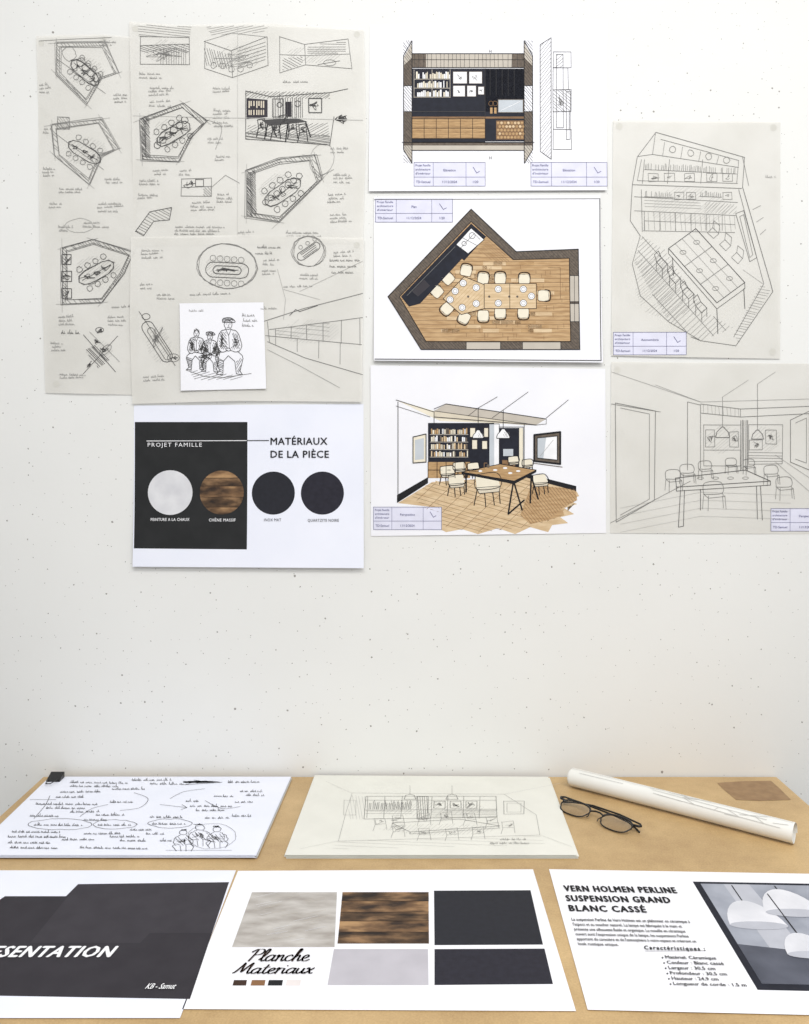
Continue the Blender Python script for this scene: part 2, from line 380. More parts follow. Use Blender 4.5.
for a in ((470,428,475,437),(484,428,488,437),(472,440,477,449),(482,441,487,449)): s.rect(*a,'cream',4); s.box(*a,.3,'taupe')
s.rect(489,424,494,470,'grey_glass',4); s.rect(494,424,499,470,'white',4); s.box(489,424,499,470,.5,'ink')
s.rect(499,428,519,470,'black',3); s.rect(519,428,523,472,'cream',3); s.box(499,427,523,472,.5,'ink'); s.rect(503,449,513,456,'grey_glass',4); s.rect(502,460,515,466,'oak_dark',4)
s.fill([(413,437),(426,434),(426,462),(413,463)],'cream',2); s.line([(413,437),(426,434),(426,462),(413,463)],.9,'ink',closed=True); s.fill([(415,440),(424,438),(424,459),(415,460)],'grey_glass',3)
s.fill([(534,435),(560,432),(560,464),(534,461)],'taupe',2); s.line([(534,435),(560,432),(560,464),(534,461)],1.8,'ink',closed=True)
s.fill([(537,438),(557,436),(557,460),(537,458)],'white',3); s.line([(537,438),(557,436),(557,460),(537,458)],.7,'ink',closed=True); s.fill([(537,438),(546,437),(543,459),(537,458)],'grey_glass',4)
s.line([(540,456),(553,440)],.35,'pencil_l'); s.line([(532,463),(562,467)],.7,'taupe')
for x,y0,y1,r in ((478,408,430,5.5),(503,410,429,6.5)):
    s.line([(x,y0),(x,y1)],.6,'ink'); P=[(x-1.2,y1),(x+1.2,y1)]+[(x+r*math.cos(t),y1+2.2+r*.95-r*.95*math.sin(t)) for t in (1.0,.6,.2,-.15)]+[(x+r*math.cos(t),y1+2.2+r*.95-r*.95*math.sin(t)) for t in (math.pi+.15,math.pi-.2,math.pi-.6,math.pi-1.0)]
    s.fill(P,'white',7); s.line(P,.6,'ink',8,closed=True); s.hatch([(x,y1+3),(x+r,y1+3),(x+r*.9,y1+8),(x,y1+8)],1.2,1.6,.3,'pencil',8)
s.line([(468,416),(478,408),(497,397)],.45); s.line([(492,418),(503,410),(528,392)],.45)
def chair(x,y,sz,d=1):
    B=[(x-.45*sz,y-.55*sz),(x+.4*sz*d,y-.62*sz),(x+.5*sz,y-.1*sz),(x-.4*sz,y)]
    for p,q in (((-.38,.0),(-.5,.62)),((.45,-.05),(.5,.55)),((-.1,.1),(-.05,.68)),((.2,.05),(.28,.62))):
        s.line([(x+p[0]*sz,y+p[1]*sz),(x+q[0]*sz,y+q[1]*sz)],.9,'ink',5)
    S=[(x-.42*sz,y-.05*sz),(x+.5*sz,y-.12*sz),(x+.46*sz,y+.1*sz),(x-.3*sz,y+.17*sz)]
    s.fill(S,'beige',5.5); s.line(S,.5,'ink',7,closed=True); s.fill(B,'cream',6); s.line(B,.65,'ink',7,closed=True,sm=True)
chair(447,475,15); chair(459,470,13); chair(473,470,12); chair(513,463,11); chair(527,466,11); chair(540,484,16,.7)
s.fill([(462,472),(500,464),(536,470),(514,481)],'oak',6.2); s.line([(462,472),(500,464),(536,470),(514,481)],.7,'ink',7,closed=True)
s.fill([(462,472),(514,481),(536,470),(536,472),(514,484),(462,474)],'ink',6.4)
for a in ([(513,483),(508,514)],[(514,483),(522,510)],[(508,514),(524,500)],[(531,476),(530,503)],[(531,476),(538,499)],[(466,475),(466,492)]): s.line(a,1.5,'ink',6.3)
for x,y in ((480,471),(495,470),(510,473),(505,468),(518,471)): s.disc(x,y,2.2,'white',6.8,ry=1,n=10)
s.line([(484,469),(484,463),(487,463)],.6,'oak_dark',7); s.disc(488,466,1.8,'taupe',7,n=8)
chair(456,485,17); chair(487,489,26,.95)
label(s,373.5,507,68,22.5,'Perspective','')
s.build()

# ---------------------------------------------------------------- WALL: tracing, high-angle room view
s=Sheet('tracing_paper_axonometric','wall',(613,122),lift=.001,curl=wav(.002,14,9))
s.fill([(613,121),(780,122.5),(779.5,359),(611,356)],'trace_right',0)
for p in ((619,127),(773,128),(772,352)): s.disc(*p,3.4,'blob',1,n=18)
s.line([(637,157),(655,133),(744,158),(742,188)],.5,PL,j=.3); s.line([(660,140),(738,161),(736,184)],.4,PL); s.line([(655,133),(652,155),(637,157)],.4,PL)
s.line([(637,157),(632,185),(741,189)],.5,PL); s.line([(641,160),(637,181),(737,184)],.4,PL); s.line([(652,155),(738,168)],.4,PL)
for i in range(4): x=664+i*18; s.line([(x,143+i*4.6),(x-2,157+i*2.4)],.35,PL); s.circ(x+8,150+i*3.6,3.2,.4,PL,n=9,j=.3)
def books(x0,x1,y,h,sk=0):
    x=x0
    while x<x1:
        if R.random()<.86: s.line([(x,y+(x-x0)*sk),(x+R.uniform(-.5,.8),y-h*R.uniform(.6,1)+(x-x0)*sk)],.35,PL)
        x+=R.uniform(1.3,2.6)
    s.line([(x0-1,y),(x1+1,y+(x1-x0)*sk)],.4,PL)
for a,b in ((645,668),(670,700),(703,735)):
    books(a,b,170+(a-645)*.05,7,.05); s.line([(a-1,160),(a-3,184)],.4,PL)
for a in (648,664,684,706,722): s.box(a,174,a+10,182,.35,PL,j=.4); s.scribble(a+5,178,4,3,7,.3,PL)
s.line([(632,185),(630,221),(640,236)],.5,PL); s.line([(641,190),(642,232)],.45,PL); s.line([(634,197),(737,203)],.4,PL); s.line([(634,211),(735,216)],.4,PL)
for a,b in ((645,672),(700,720)): books(a,b,197,6,.04)
for x in (674,686,722): s.box(x,193,x+9,200,.35,PL,j=.4); s.scribble(x+4,197,3.4,2.4,7,.3,PL)
for i in range(6): x=644+i*15.5; s.line([(x,212+i*.6),(x,231)],.4,PL)
s.line([(643,231),(734,233)],.4,PL); s.line([(644,221),(734,225)],.35,PL); s.hatch([(644,212),(736,217),(734,232),(643,230)],1.5,5,.3,'pencil_l')
s.hatch([(644,199),(700,202),(700,211),(644,209)],.05,3,.3,'pencil_l'); s.hatch([(704,203),(736,205),(736,215),(704,213)],-.8,2.8,.35,'pencil_l')
s.shade(690,207,44,20); s.shade(655,290,20,30,2.6)
s.line([(742,188),(770,284),(772,292),(735,346)],.6,PL); s.line([(738,190),(763,284),(733,337)],.45,PL); s.line([(742,158),(748,186)],.4,PL)
s.line([(735,346),(700,341),(690,337)],.5,PL)
s.line([(735,214),(743,211),(756,258),(749,262)],.5,PL,closed=True); s.line([(739,217),(743,215),(752,255),(749,258)],.4,PL,closed=True)
for t in (0,.33,.66): s.line([(752+11*t,210+38*t),(760+8*t,206+36*t)],.35,PL)
T=[(668,249),(695,229),(744,283),(716,303)]
def lp(a,b,t): return (a[0]+(b[0]-a[0])*t,a[1]+(b[1]-a[1])*t)
s.line(T,.6,'pencil_d',closed=True,j=.2); s.line([(668,249),(668,254),(716,309),(744,289),(744,283)],.45,'pencil_d',j=.2)
for t in (.33,.66): s.line([lp(T[0],T[3],t),lp(T[1],T[2],t)],.5,PL)
for t in (.25,.5,.75): s.line([lp(T[0],T[1],t),lp(T[3],T[2],t)],.3,'pencil_l')
for a in ((716,309,717,334),(672,258,673,276),(743,289,744,309)): s.line([a[:2],a[2:]],.6,'pencil_d')
for t in (.16,.5,.83):
    for v in (.25,.75):
        p=lp(lp(T[0],T[3],t),lp(T[1],T[2],t),v); s.circ(*p,3,.35,PL,ry=2)
def achair(x,y,mn=PL):
    s.line([(x-5,y-2),(x,y-6),(x+6,y),(x+1,y+5)],.45,mn,closed=True,j=.4); s.line([(x-5,y-2),(x-7,y-9),(x-3,y-13),(x,y-6)],.45,mn,j=.3)
    for u,v in ((-5,-2),(1,5),(6,0)): s.line([(x+u,y+v),(x+u,y+v+9)],.4,mn)
for x,y in ((661,264),(674,279),(687,294),(700,308)): achair(x,y,'pencil_d')
for x,y in ((710,233),(722,245),(734,258)):
    s.line([(x-3,y),(x+2,y-5),(x+8,y+1),(x+3,y+6)],.4,PL,closed=True,j=.3); s.line([(x+2,y-5),(x+3,y-12),(x+9,y-7),(x+8,y+1)],.4,PL)
fl=[(642,236),(664,250),(705,312),(732,328),(700,341),(668,322),(634,262)]
s.hatch(fl,-.75,4,.35,'pencil_l',5,.3); s.hatch(fl,.85,15,.35,PL); s.hatch([(634,262),(660,255),(690,310),(668,322)],-.75,3,.3,'pencil_l')
s.line([(640,236),(632,264),(640,296),(668,322),(700,341)],.45,PL)
s.hatch([(760,285),(733,335),(738,343),(770,291)],.2,3,.3,'pencil_l'); s.line([(742,270),(762,284)],.3,'pencil_l')
label(s,613,332.5,72.5,22.5,'Axonométrie','1/20')
s.scrawl(765,178,10,1.5,'pencil_l',.3)
s.build()

# ---------------------------------------------------------------- WALL: tracing, perspective on the right
s=Sheet('tracing_paper_perspective','wall',(611,363),lift=.0006,curl=wav(.0012,12,10,1))
s.fill([(611,362),(842,364),(842,534),(610,533)],'trace_right',0); s.disc(617,370,3.2,'blob',1,n=18)
for p in ((617,370),(835,370),(617,527),(835,527)): s.putty(*p)
s.line([(615,403),(655,411),(654,500),(616,522),(615,403)],.55,PL); s.line([(620,408),(649,414),(649,499),(620,515)],.4,PL); s.line([(611,404),(660,412)],.4,PL)
s.line([(610,523),(690,481)],.4,PL); s.line([(655,385),(700,402)],.35,'pencil_l'); s.line([(611,372),(700,402),(842,398)],.35,'pencil_l')
s.line([(687,402),(687,470)],.5,PL); s.line([(700,405),(700,468)],.45,PL); s.line([(687,402),(700,405)],.4,PL)
s.line([(700,404),(740,409),(842,405)],.5,PL); s.line([(700,413),(740,417),(842,412)],.5,PL); s.line([(740,409),(740,417)],.4,PL); s.hatch([(700,404),(740,409),(740,417),(700,413)],1.5,4,.3,'pencil_l')
s.line([(722,397),(722,427)],.4,PL); s.line([(757,384),(757,430)],.4,PL); s.line([(757,384),(775,372)],.35,'pencil_l'); s.line([(722,397),(748,380)],.35,'pencil_l')
for x,y,r in ((722,427,7),(757,430,6)): s.line([(x-1,y),(x-r*.8,y+r*.7),(x-r,y+r*1.5),(x+r,y+r*1.5),(x+r*.8,y+r*.7),(x+1,y)],.5,'pencil_d',closed=True)
for a in ((705,430,714,447),(729,432,738,447),(749,440,762,450),(765,430,776,444)): s.box(*a,.4,PL,j=.4); s.scribble((a[0]+a[2])/2,(a[1]+a[3])/2,3,4,14,.35,PL)
s.box(703,425,740,466,.4,PL,j=.4); s.box(748,425,782,464,.4,PL,j=.4); s.hatch([(740,420),(748,420),(748,470),(740,470)],1.57,1.8,.5,'pencil_d'); s.line([(703,450),(740,450)],.35,PL)
s.line([(790,420),(809,411),(809,470),(790,462),(790,420)],.55,PL); s.line([(795,423),(806,418),(806,463),(795,459)],.4,PL)
s.hatch([(748,451),(782,451),(782,464),(748,464)],0,3,.35,PL); s.shade(722,440,18,16); s.shade(765,440,16,14)
s.line([(675,478),(745,470),(770,481),(676,487),(675,478)],.6,'pencil_d'); s.line([(676,487),(676,491),(770,485),(770,481)],.5,'pencil_d')
for a in ([(680,490),(678,527)],[(684,490),(683,526)],[(678,527),(683,526)],[(760,486),(762,520)],[(756,486),(757,519)],[(700,489),(700,510)]): s.line(a,.55,'pencil_d')
def pchair(x,y,sz,mn='pencil'):
    s.line([(x-.45*sz,y),(x-.4*sz,y-.55*sz),(x+.4*sz,y-.6*sz),(x+.48*sz,y-.05*sz),(x-.45*sz,y)],.45,mn,sm=True,j=.1)
    s.line([(x-.45*sz,y),(x-.2*sz,y+.2*sz),(x+.6*sz,y+.12*sz),(x+.48*sz,y-.05*sz)],.4,mn)
    for u,v in ((-.45,.75),(-.2,.85),(.5,.7),(.62,.75)): s.line([(x+u*sz,y+.08*sz),(x+u*1.1*sz,y+v*sz)],.4,mn)
for a in ((672,479,15),(686,473,14),(704,469,13),(730,465,11),(748,466,11),(770,474,14),(712,494,20),(783,487,16)): pchair(*a)
for x in (700,715,730,745): s.circ(x,478,3,.35,PL,ry=1.2)
for yy in (500,508,516,524): s.line([(620,yy+8),(700,yy-8),(790,yy-5)],.3,'pencil_xl')
s.line([(775,455),(842,500)],.35,'pencil_l'); s.line([(775,462),(842,520)],.35,'pencil_l')
label(s,770.5,508.5,71,22.5,'Perspective','')
s.build()

# ---------------------------------------------------------------- WALL: overlapping sketch tracings (left)
def plan(s,cx,cy,r,rot,mn='pencil',tab='pencil_d',sq=False,shape=0,tr=-.35,n=3):
    base=[[(-1,.1),(-.15,-.95),(.45,-.5),(1.05,-.6),(1.0,.55),(-.45,.8)],
          [(-1.05,-.85),(.55,-1.05),(1.1,-.1),(.55,.15),(.15,1.05),(-.95,.15)],
          [(-1.0,-.4),(.3,-.9),(1.02,-.35),(.55,.1),(.15,.85),(-.95,.8)],
          [(-1.0,-.7),(-.1,-.95),(1.1,-.55),(.8,.05),(.15,.9),(-1.0,.95)],
          [(-1.0,-.55),(-.1,-.9),(.9,-1.0),(1.1,-.35),(-.1,.85),(-1.0,.7)]][shape]
    c=math.cos(rot); q=math.sin(rot)
    f=lambda k:[(cx+k*r*(x*c-y*q),cy+k*r*(x*q+y*c)) for x,y in base]
    for k,w in ((1,.5),(.85,.4),(1.03,.35),(.88,.35)): s.line(f(k),w,mn,closed=True,j=.8)
    o=f(1);i=f(.86); L=len(base)
    for k in range(L): s.hatch([o[k],o[(k+1)%L],i[(k+1)%L],i[k]],rot+.8,2.2,.35,mn,keep=.85)
    for k in range(L):
        a=o[k]; b=o[(k+1)%L]; s.line([(a[0]-(b[0]-a[0])*.16,a[1]-(b[1]-a[1])*.16),(b[0]+(b[0]-a[0])*.16,b[1]+(b[1]-a[1])*.16)],.3,'pencil_l',j=.4)
    s.shade(cx,cy,r*.7,r*.5,2.6)
    a=rot+tr; c2=math.cos(a); q2=math.sin(a)
    g=lambda x,y:(cx+r*(x*c2-y*q2)+r*.0,cy+r*(x*q2+y*c2)+r*.02)
    P=[g(x,y) for x,y in ((-.58,0),(-.5,-.14),(-.3,-.2),(.3,-.2),(.5,-.14),(.58,0),(.5,.14),(.3,.2),(-.3,.2),(-.5,.14))]
    s.line(P,.6,tab,closed=True,j=.2); s.line(P,.4,tab,closed=True,j=.9); s.line([g(-.48,0),g(.48,0)],.5,tab)
    for k in range(n): s.scribble(*g(-.3+.3*k,0),r*.16,r*.1,12,.4,tab)
    for k in (-.4,-.13,.13,.4):
        for v in (-.31,.31):
            x,y=g(k,v); s.circ(x,y,r*.085,.45,mn,j=.35,n=8)
    if sq:
        for k in (0,.33,.66): 
            x=cx-r*1.02; y=cy-r*.5+k*r*1.5; s.box(x,y,x+r*.28,y+r*.28,.7,'pencil_d',j=.4); s.scribble(x+r*.15,y+r*.15,r*.12,r*.12,10,.5,'pencil_d')
def notes(s,L,mn='pencil_l'):
    for x,y,w,n in L:
        for k in range(n): s.scrawl(x+R.uniform(-1,1),y+k*3.6,w*R.uniform(.6,1),1.7,mn,.42,R.uniform(-.08,.05))
s=Sheet('tracing_paper_plan_sketches','wall',(37,37),lift=.0008,curl=wav(.002,31,17,.5))
s.fill([(37,37),(104,35),(136,38),(137,395),(46,393),(41,240)],'trace',0)
s.disc(104,40,3,'blob',1,n=16); s.disc(57,384,3.2,'blob',1,n=16); s.disc(42,44,2.8,'blob',1,n=16)
plan(s,86,73,30,.1,shape=1,tr=.62,mn='pencil'); plan(s,85,152,31,.0,shape=1,tr=.55); plan(s,97,272,34,0,'pencil_d','pencil_d',True,shape=3,tr=-.5)
s.line([(40,42),(112,38)],.4,PL); s.circ(70,55,7,.4,PL,j=.8); s.line([(58,60),(106,94)],.4,PL); s.line([(56,134),(104,170)],.4,PL)
for k in range(4): s.circ(82+k*5,63+k*5,4.4,.5,'pencil_d',j=.5,n=9)
s.box(58,118,70,130,.5,PL,j=.7); s.hatch([(58,118),(70,118),(70,130),(58,130)],.9,2.4,.35,PL)
notes(s,((40,86,12,3),(100,43,18,2),(44,170,12,3),(60,190,30,2),(98,205,26,3),(60,228,14,2),(50,205,18,2),(60,318,20,3),(108,318,20,3),(60,375,26,2),(44,130,8,2),(114,96,14,3),(106,180,20,2),(84,224,26,2),(112,308,18,1),(52,344,16,3)))
s.hatch([(86,350),(96,345),(110,360),(99,368)],.8,1.8,.5,'pencil_d'); s.line([(84,335),(116,372)],.55,'pencil_d'); s.line([(118,336),(84,374)],.45,'pencil_d'); s.line([(90,332),(120,362)],.35,PL)
for p in ((90,365),(105,350),(101,331),(97,342)): s.scribble(*p,3,3,16,.45,'pencil_d')
s.circ(100,330,4,.5,'pencil_d',ry=2.5); s.circ(106,350,7,.4,PL,ry=3.5,rot=-.7); s.shade(100,352,14,12)
s.scrawl(62,334,18,2.6,'pencil',.5); s.circ(80,226,14,.35,'pencil_l',ry=7,j=.6)
s.build()
s=Sheet('tracing_paper_room_sketches','wall',(130,23),lift=.0012,curl=wav(.002,22,19,2,.0012))
s.fill([(130,23),(180,26),(250,24),(364,30),(366,130),(363,243),(134,246),(133,130)],'trace',0)
s.line([(134,117),(363,121)],.5,'pencil_xl'); s.line([(238,28),(238,243)],.35,'pencil_xl'); s.disc(357,35,3,'blob',1,n=16); s.disc(136,30,3,'blob',1,n=16)
s.box(141,38,190,66,.5,PL,j=.6); s.line([(141,47),(190,45)],.45,PL); s.hatch([(141,47),(190,45),(190,54),(141,54)],.3,1.9,.45,PL); s.hatch([(160,50),(188,50),(188,66),(160,66)],1.57,2.6,.4,PL); s.hatch([(138,26),(192,27),(190,38),(140,38)],.1,2.3,.4,'pencil_l'); s.scribble(165,56,18,6,24,.3,PL); s.shade(165,52,24,12)
P=[(205,42),(232,52),(268,38),(268,66),(233,78),(205,70)]
s.line(P,.5,PL,closed=True,j=.6); s.line([(232,52),(233,78)],.5,PL); s.hatch([(205,48),(232,56),(232,70),(205,66)],1.3,2.4,.45,PL); s.hatch([(238,52),(266,42),(266,62),(238,72)],-.3,3,.4,PL)
s.line([(205,42),(232,34),(268,38)],.4,'pencil_l',j=.4); s.hatch([(206,27),(270,27),(262,34),(212,36)],-.2,2.2,.35,'pencil_l'); s.scribble(238,60,18,6,20,.3,'pencil_l'); s.shade(238,58,26,14)
for i in range(5): s.circ(214+i*9,68+R.uniform(-3,3),3,.4,PL,j=.3,n=8)
P=[(280,38),(305,46),(348,40),(352,70),(306,66),(280,74)]
s.line(P,.45,PL,closed=True,j=.5); s.line([(305,46),(306,66)],.45,PL); s.hatch([(308,47),(346,42),(346,54),(308,56)],0,2.5,.35,PL); s.line([(280,56),(306,57),(350,55)],.4,PL); s.hatch([(283,60),(303,58),(303,66),(283,72)],.5,2.4,.4,PL); s.circ(330,64,6,.4,PL,ry=3); s.line([(318,66),(340,62)],.5,PL); s.shade(315,56,28,10)
plan(s,174,134,33,0,'pencil_d','pencil_d',shape=2,tr=-.55); s.hatch([(142,120),(150,116),(151,158),(143,158)],.9,1.4,.55,'pencil_d')
for i in range(6): s.circ(158+i*5.5,146-i*5,3.4,.6,'pencil_d',j=.3,n=9)
plan(s,283,192,36,.0,'pencil_d','pencil_d',shape=4,tr=-.6); s.hatch([(247,174),(256,171),(257,216),(248,217)],.9,1.4,.55,'pencil_d')
for i in range(7): s.circ(266+i*5.6,203-i*4.4,3,.5,'pencil_d',j=.3,n=8)
s.line([(246,92),(272,98),(330,94),(348,90)],.6,'pencil_d'); s.fill([(247,99),(268,101),(268,118),(247,120)],'charcoal_b',3); s.line([(246,92),(246,140),(330,146),(334,118)],.6,'pencil_d',j=.3)
x=249
while x<266: s.rect(x,102,x+1.3,R.choice([107,109]),'beige',4); s.rect(x,111,x+1.2,116,'beige',4); x+=R.uniform(1.8,3)
s.box(273,100,284,118,.6,'pencil_d',j=.3); s.hatch([(273,100),(304,99),(304,119),(273,120)],1.57,2.2,.5,'pencil_d'); s.rect(286,103,292,118,'charcoal',3)
s.box(309,100,322,114,.9,'pencil_d',j=.3); s.scribble(315,107,5,5,14,.5,'pencil_d')
s.fill([(262,121),(296,119),(308,123),(270,127)],'pencil_d',4)
for a in ([(268,126),(265,140)],[(306,123),(311,138)],[(288,126),(286,143)],[(272,126),(277,138)]): s.line(a,1.1,'ink')
for x,y in ((262,126),(276,129),(293,128),(303,131),(284,122)):
    s.line([(x-4,y-5),(x+3,y-6),(x+4,y+2),(x-3,y+3)],.8,'pencil_d',closed=True,j=.3); s.line([(x-3,y+3),(x-5,y+12)],.8,'ink'); s.line([(x+4,y+2),(x+5,y+11)],.8,'ink'); s.scribble(x,y,3,4,10,.6,'pencil_d')
s.line([(280,95),(280,104)],.5,'pencil_d'); s.circ(280,106,2.6,.6,'pencil_d',n=8); s.circ(298,105,3,.6,'pencil_d',n=8)
s.hatch([(246,132),(330,136),(330,146),(246,140)],.15,1.6,.5,PL); s.hatch([(248,126),(328,124),(330,138),(248,136)],-.5,2.4,.4,PL,3); s.scribble(341,120,7,4,34,.6,'pencil_d')
s.hatch([(246,92),(330,94),(330,100),(246,99)],-.6,2,.4,PL)
s.box(182,179,212,197,.5,PL,j=.5); s.line([(182,188),(212,187)],.5,PL); s.scribble(190,184,5,4,16,.5,'pencil_d'); s.box(196,180,204,187,.6,'pencil_d'); s.hatch([(204,188),(212,188),(212,197),(204,197)],.8,1.8,.45,PL)
s.line([(136,232),(150,212),(172,208),(170,220),(154,222),(144,236)],.55,'pencil_d',closed=True,j=.5); s.hatch([(136,232),(150,212),(172,208),(170,220),(154,222),(144,236)],.5,2.6,.4,PL)
notes(s,((180,172,16,2),(192,204,26,3),(176,228,50,3),(150,104,22,2),(214,112,20,3),(208,140,16,2),(334,176,24,3),(328,196,18,3),(330,216,24,3),(286,234,34,2),(330,150,20,2),(154,172,18,2),(138,196,22,2),(214,90,20,2),(300,158,18,1),(238,234,16,2),(140,76,26,2),(150,90,30,3),(216,158,14,2),(284,84,30,1),(214,124,20,2),(140,182,20,2),(218,196,18,3)))
s.circ(322,160,12,.4,'pencil_l',ry=16,rot=.3); s.line([(212,188),(226,176),(240,184)],.4,PL); s.line([(205,120),(222,128),(216,150)],.35,PL,sm=True); s.line([(318,178),(334,170)],.35,PL)
s.build()
s=Sheet('tracing_paper_furniture_sketches','wall',(130,238),lift=.0022,curl=wav(.002,24,15,4,.0018))
s.fill([(132,238),(250,236),(364,239),(362,402),(240,401),(133,404),(131,320)],'trace',0)
s.disc(357,246,3,'blob',1,n=16)
for k in range(3): s.circ(228,267,29+k*.7,.4,PL,ry=22,rot=.1,j=.8,n=24)
def caps(cx,cy,l,h,rot,mn,w=.6):
    c=math.cos(rot); q=math.sin(rot); P=[]
    for i in range(9): a=math.pi/2+math.pi*i/8; P.append((-l+h*math.cos(a),h*math.sin(a)))
    for i in range(9): a=-math.pi/2+math.pi*i/8; P.append((l+h*math.cos(a),h*math.sin(a)))
    s.line([(cx+x*c-y*q,cy+x*q+y*c) for x,y in P],w,mn,closed=True,j=.2)
caps(228,271,14,7.5,.05,'pencil_d'); caps(228,271,10,4,.05,'pencil_d',.7); s.scribble(228,271,11,2,20,.5,'pencil_d'); s.shade(228,270,24,14)
for i in range(5): s.circ(214+i*7,259+i*.5,3,.4,PL,n=8); s.circ(214+i*7,283+i*.4,3,.4,PL,n=8)
for k in range(3): s.circ(309,252,15+k,.4,PL,ry=15,j=.7,n=20)
caps(309,252,9,4,-.6,'pencil_d'); s.hatch([(300,254),(314,244),(319,250),(305,260)],-.6,1.8,.5,'pencil_d')
for i in range(3): s.circ(301+i*7,248-i*4,2,.4,PL,n=7)
s.line([(264,322),(304,309),(363,294)],.6,PL); s.line([(270,330),(363,318)],.5,PL); s.line([(266,336),(362,345)],.5,PL); s.line([(268,342),(305,358),(363,375)],.55,PL); s.line([(268,322),(270,342)],.5,PL)
for t in (.0,.18,.36,.55,.76,.98): x=276+t*86; s.line([(x,329-t*11),(x,337+t*9)],.5,PL,j=.3)
for t in (.0,.25,.5,.75): x=276+t*86; s.line([(x,338+t*6),(x,346+t*25)],.45,PL,j=.3)
s.line([(290,316),(296,310),(300,312),(318,306)],.55,'pencil_d'); s.line([(268,350),(300,366),(340,388)],.4,'pencil_l'); s.line([(284,290),(320,300)],.3,'pencil_l'); s.hatch([(276,329),(330,322),(330,338),(276,336)],.1,4,.3,'pencil_l')
s.line([(278,270),(286,300),(284,320)],.35,'pencil_l'); s.line([(300,292),(363,262)],.3,'pencil_l'); s.shade(310,332,34,12)
caps(158,342,17,6,1.0,'pencil_d'); caps(160,344,15,3.4,1.0,PL,.6); s.scribble(157,338,4,8,20,.45,PL); s.circ(147,317,4,.5,'pencil_d',ry=3); s.circ(174,358,6,.5,PL,ry=4); s.scribble(175,358,4,3,12,.45,'pencil_d'); s.shade(160,344,12,18)
s.line([(140,312),(176,366)],.5,'pencil_d')
notes(s,((264,262,18,2),(300,276,26,2),(334,254,24,2),(284,288,36,1),(190,296,50,1),(158,296,20,2),(142,286,16,2),(262,310,20,1),(145,378,26,2),(262,272,16,2),(142,252,22,3)))
s.scrawl(258,249,22,2,'pencil',.4); s.scrawl(256,255,16,2,'pencil',.4); s.scrawl(330,262,30,2,'pencil',.4); s.scrawl(330,268,26,2,'pencil',.4); s.scrawl(332,274,22,2,'pencil',.4)
s.build()
# family sketch card
s=Sheet('family_sketch_sheet','wall',(180,303),lift=.0068,curl=curl_bottom(87,.002))
s.fill([(180.5,304),(264,303),(267,389),(182,391)],'paper',0)
def fig(x,y,k,lean=0,cap=True,leg=0):
    p=lambda L:[(x+(a+lean*b*.05)*k,y+b*k) for a,b in L]
    s.circ(x,y,3.2*k,.5,'pen',ry=4.2*k,j=.2,n=12)
    if cap: 
        s.line(p([(-4.4,-1.8),(-4.2,-4.6),(0,-5.6),(3.6,-4.6),(5.4,-1.8),(-4.4,-1.8)]),.6,'pen',sm=True,j=.1); s.hatch(p([(-4.2,-2),(-4,-4.6),(0,-5.6),(4,-4.4),(4,-2)]),.5,1.1,.4,'pen')
    else: s.hatch(p([(-3.4,0),(-3.2,-4.6),(0,-5.6),(3.2,-4.4),(3.4,0),(0,-2.6)]),1.2,.9,.4,'pen')
    s.line(p([(-1.5,-.4),(-.9,-.4)]),.5,'pen'); s.line(p([(1.2,-.4),(1.8,-.4)]),.5,'pen'); s.line(p([(0.2,0),(.6,1.4),(-.1,1.4)]),.35,'pen'); s.line(p([(-1,2.5),(1.2,2.4)]),.4,'pen')
    s.line(p([(-2,4),(-6.5,6),(-8.8,12),(-9.5,18),(-6,22.5),(-1,21)]),.55,'pen',sm=True,j=.2)
    s.line(p([(2,4),(7,6),(9.5,12),(10.5,18),(7,22.5),(1,21)]),.55,'pen',sm=True,j=.2)
    s.line(p([(-1.8,4.5),(.2,9),(2,4.5)]),.45,'pen'); s.line(p([(.2,9),(.5,20)]),.4,'pen')
    s.line(p([(-5,11),(-5.6,16),(-1,19)]),.45,'pen',sm=True); s.line(p([(5,11),(6,16),(2,19)]),.45,'pen',sm=True)
    s.circ(x+.2*k,y+20.5*k,2*k,.45,'pen',ry=1.3*k,n=8)
    s.line(p([(-6,22),(-10-leg,25),(-10.5-leg,28),(-7-leg,38),(-10-leg,40.5),(-4.5-leg,41),(-4-leg,30),(-.5,25.5),(4+leg,30),(5+leg,40.5),(10+leg,41),(8+leg,38),(10.5+leg,28),(10+leg,25),(7,22)]),.55,'pen',j=.25)
    s.hatch(p([(-7,7),(-2,6),(-1,20),(-8,20)]),.9,1.3*k,.45,'pencil_d',keep=.9); s.hatch(p([(3,7),(7.5,8),(9.5,20),(3,20)]),1.2,1.3*k,.45,'pencil_d')
    s.hatch(p([(-10-leg,26),(-4-leg,29),(-4.5-leg,40),(-8-leg,38)]),.4,1.3*k,.45,'pencil_d'); s.hatch(p([(5+leg,30),(10+leg,27),(8+leg,38),(5.5+leg,40)]),2.1,1.4*k,.45,'pencil_d')
    s.scribble(x-5*k,y+14*k,2.4*k,6*k,18,.4,'pencil_d'); s.scribble(x+6*k,y+15*k,2*k,5*k,14,.4,'pencil_d')
fig(229,325,1.22,.6,True,.8); fig(211,337,.86,-.2,True); fig(197.5,334,.88,-.6,False)
s.scribble(206,356,9,6,24,.4,'pencil_d'); s.scribble(218,352,4,8,20,.4,'pencil_d')
s.line([(187,370),(205,377),(225,378),(252,374)],.45,PL,j=.4); s.hatch([(190,370),(244,376),(236,380),(196,380)],-.3,2.2,.35,PL)
s.scrawl(243,317,14,2,PL,.35); s.scrawl(244,322,13,2,PL,.35); s.scrawl(243,327,11,2,PL,.35); s.scrawl(190,312,14,2,'pencil_l',.3)
s.build()

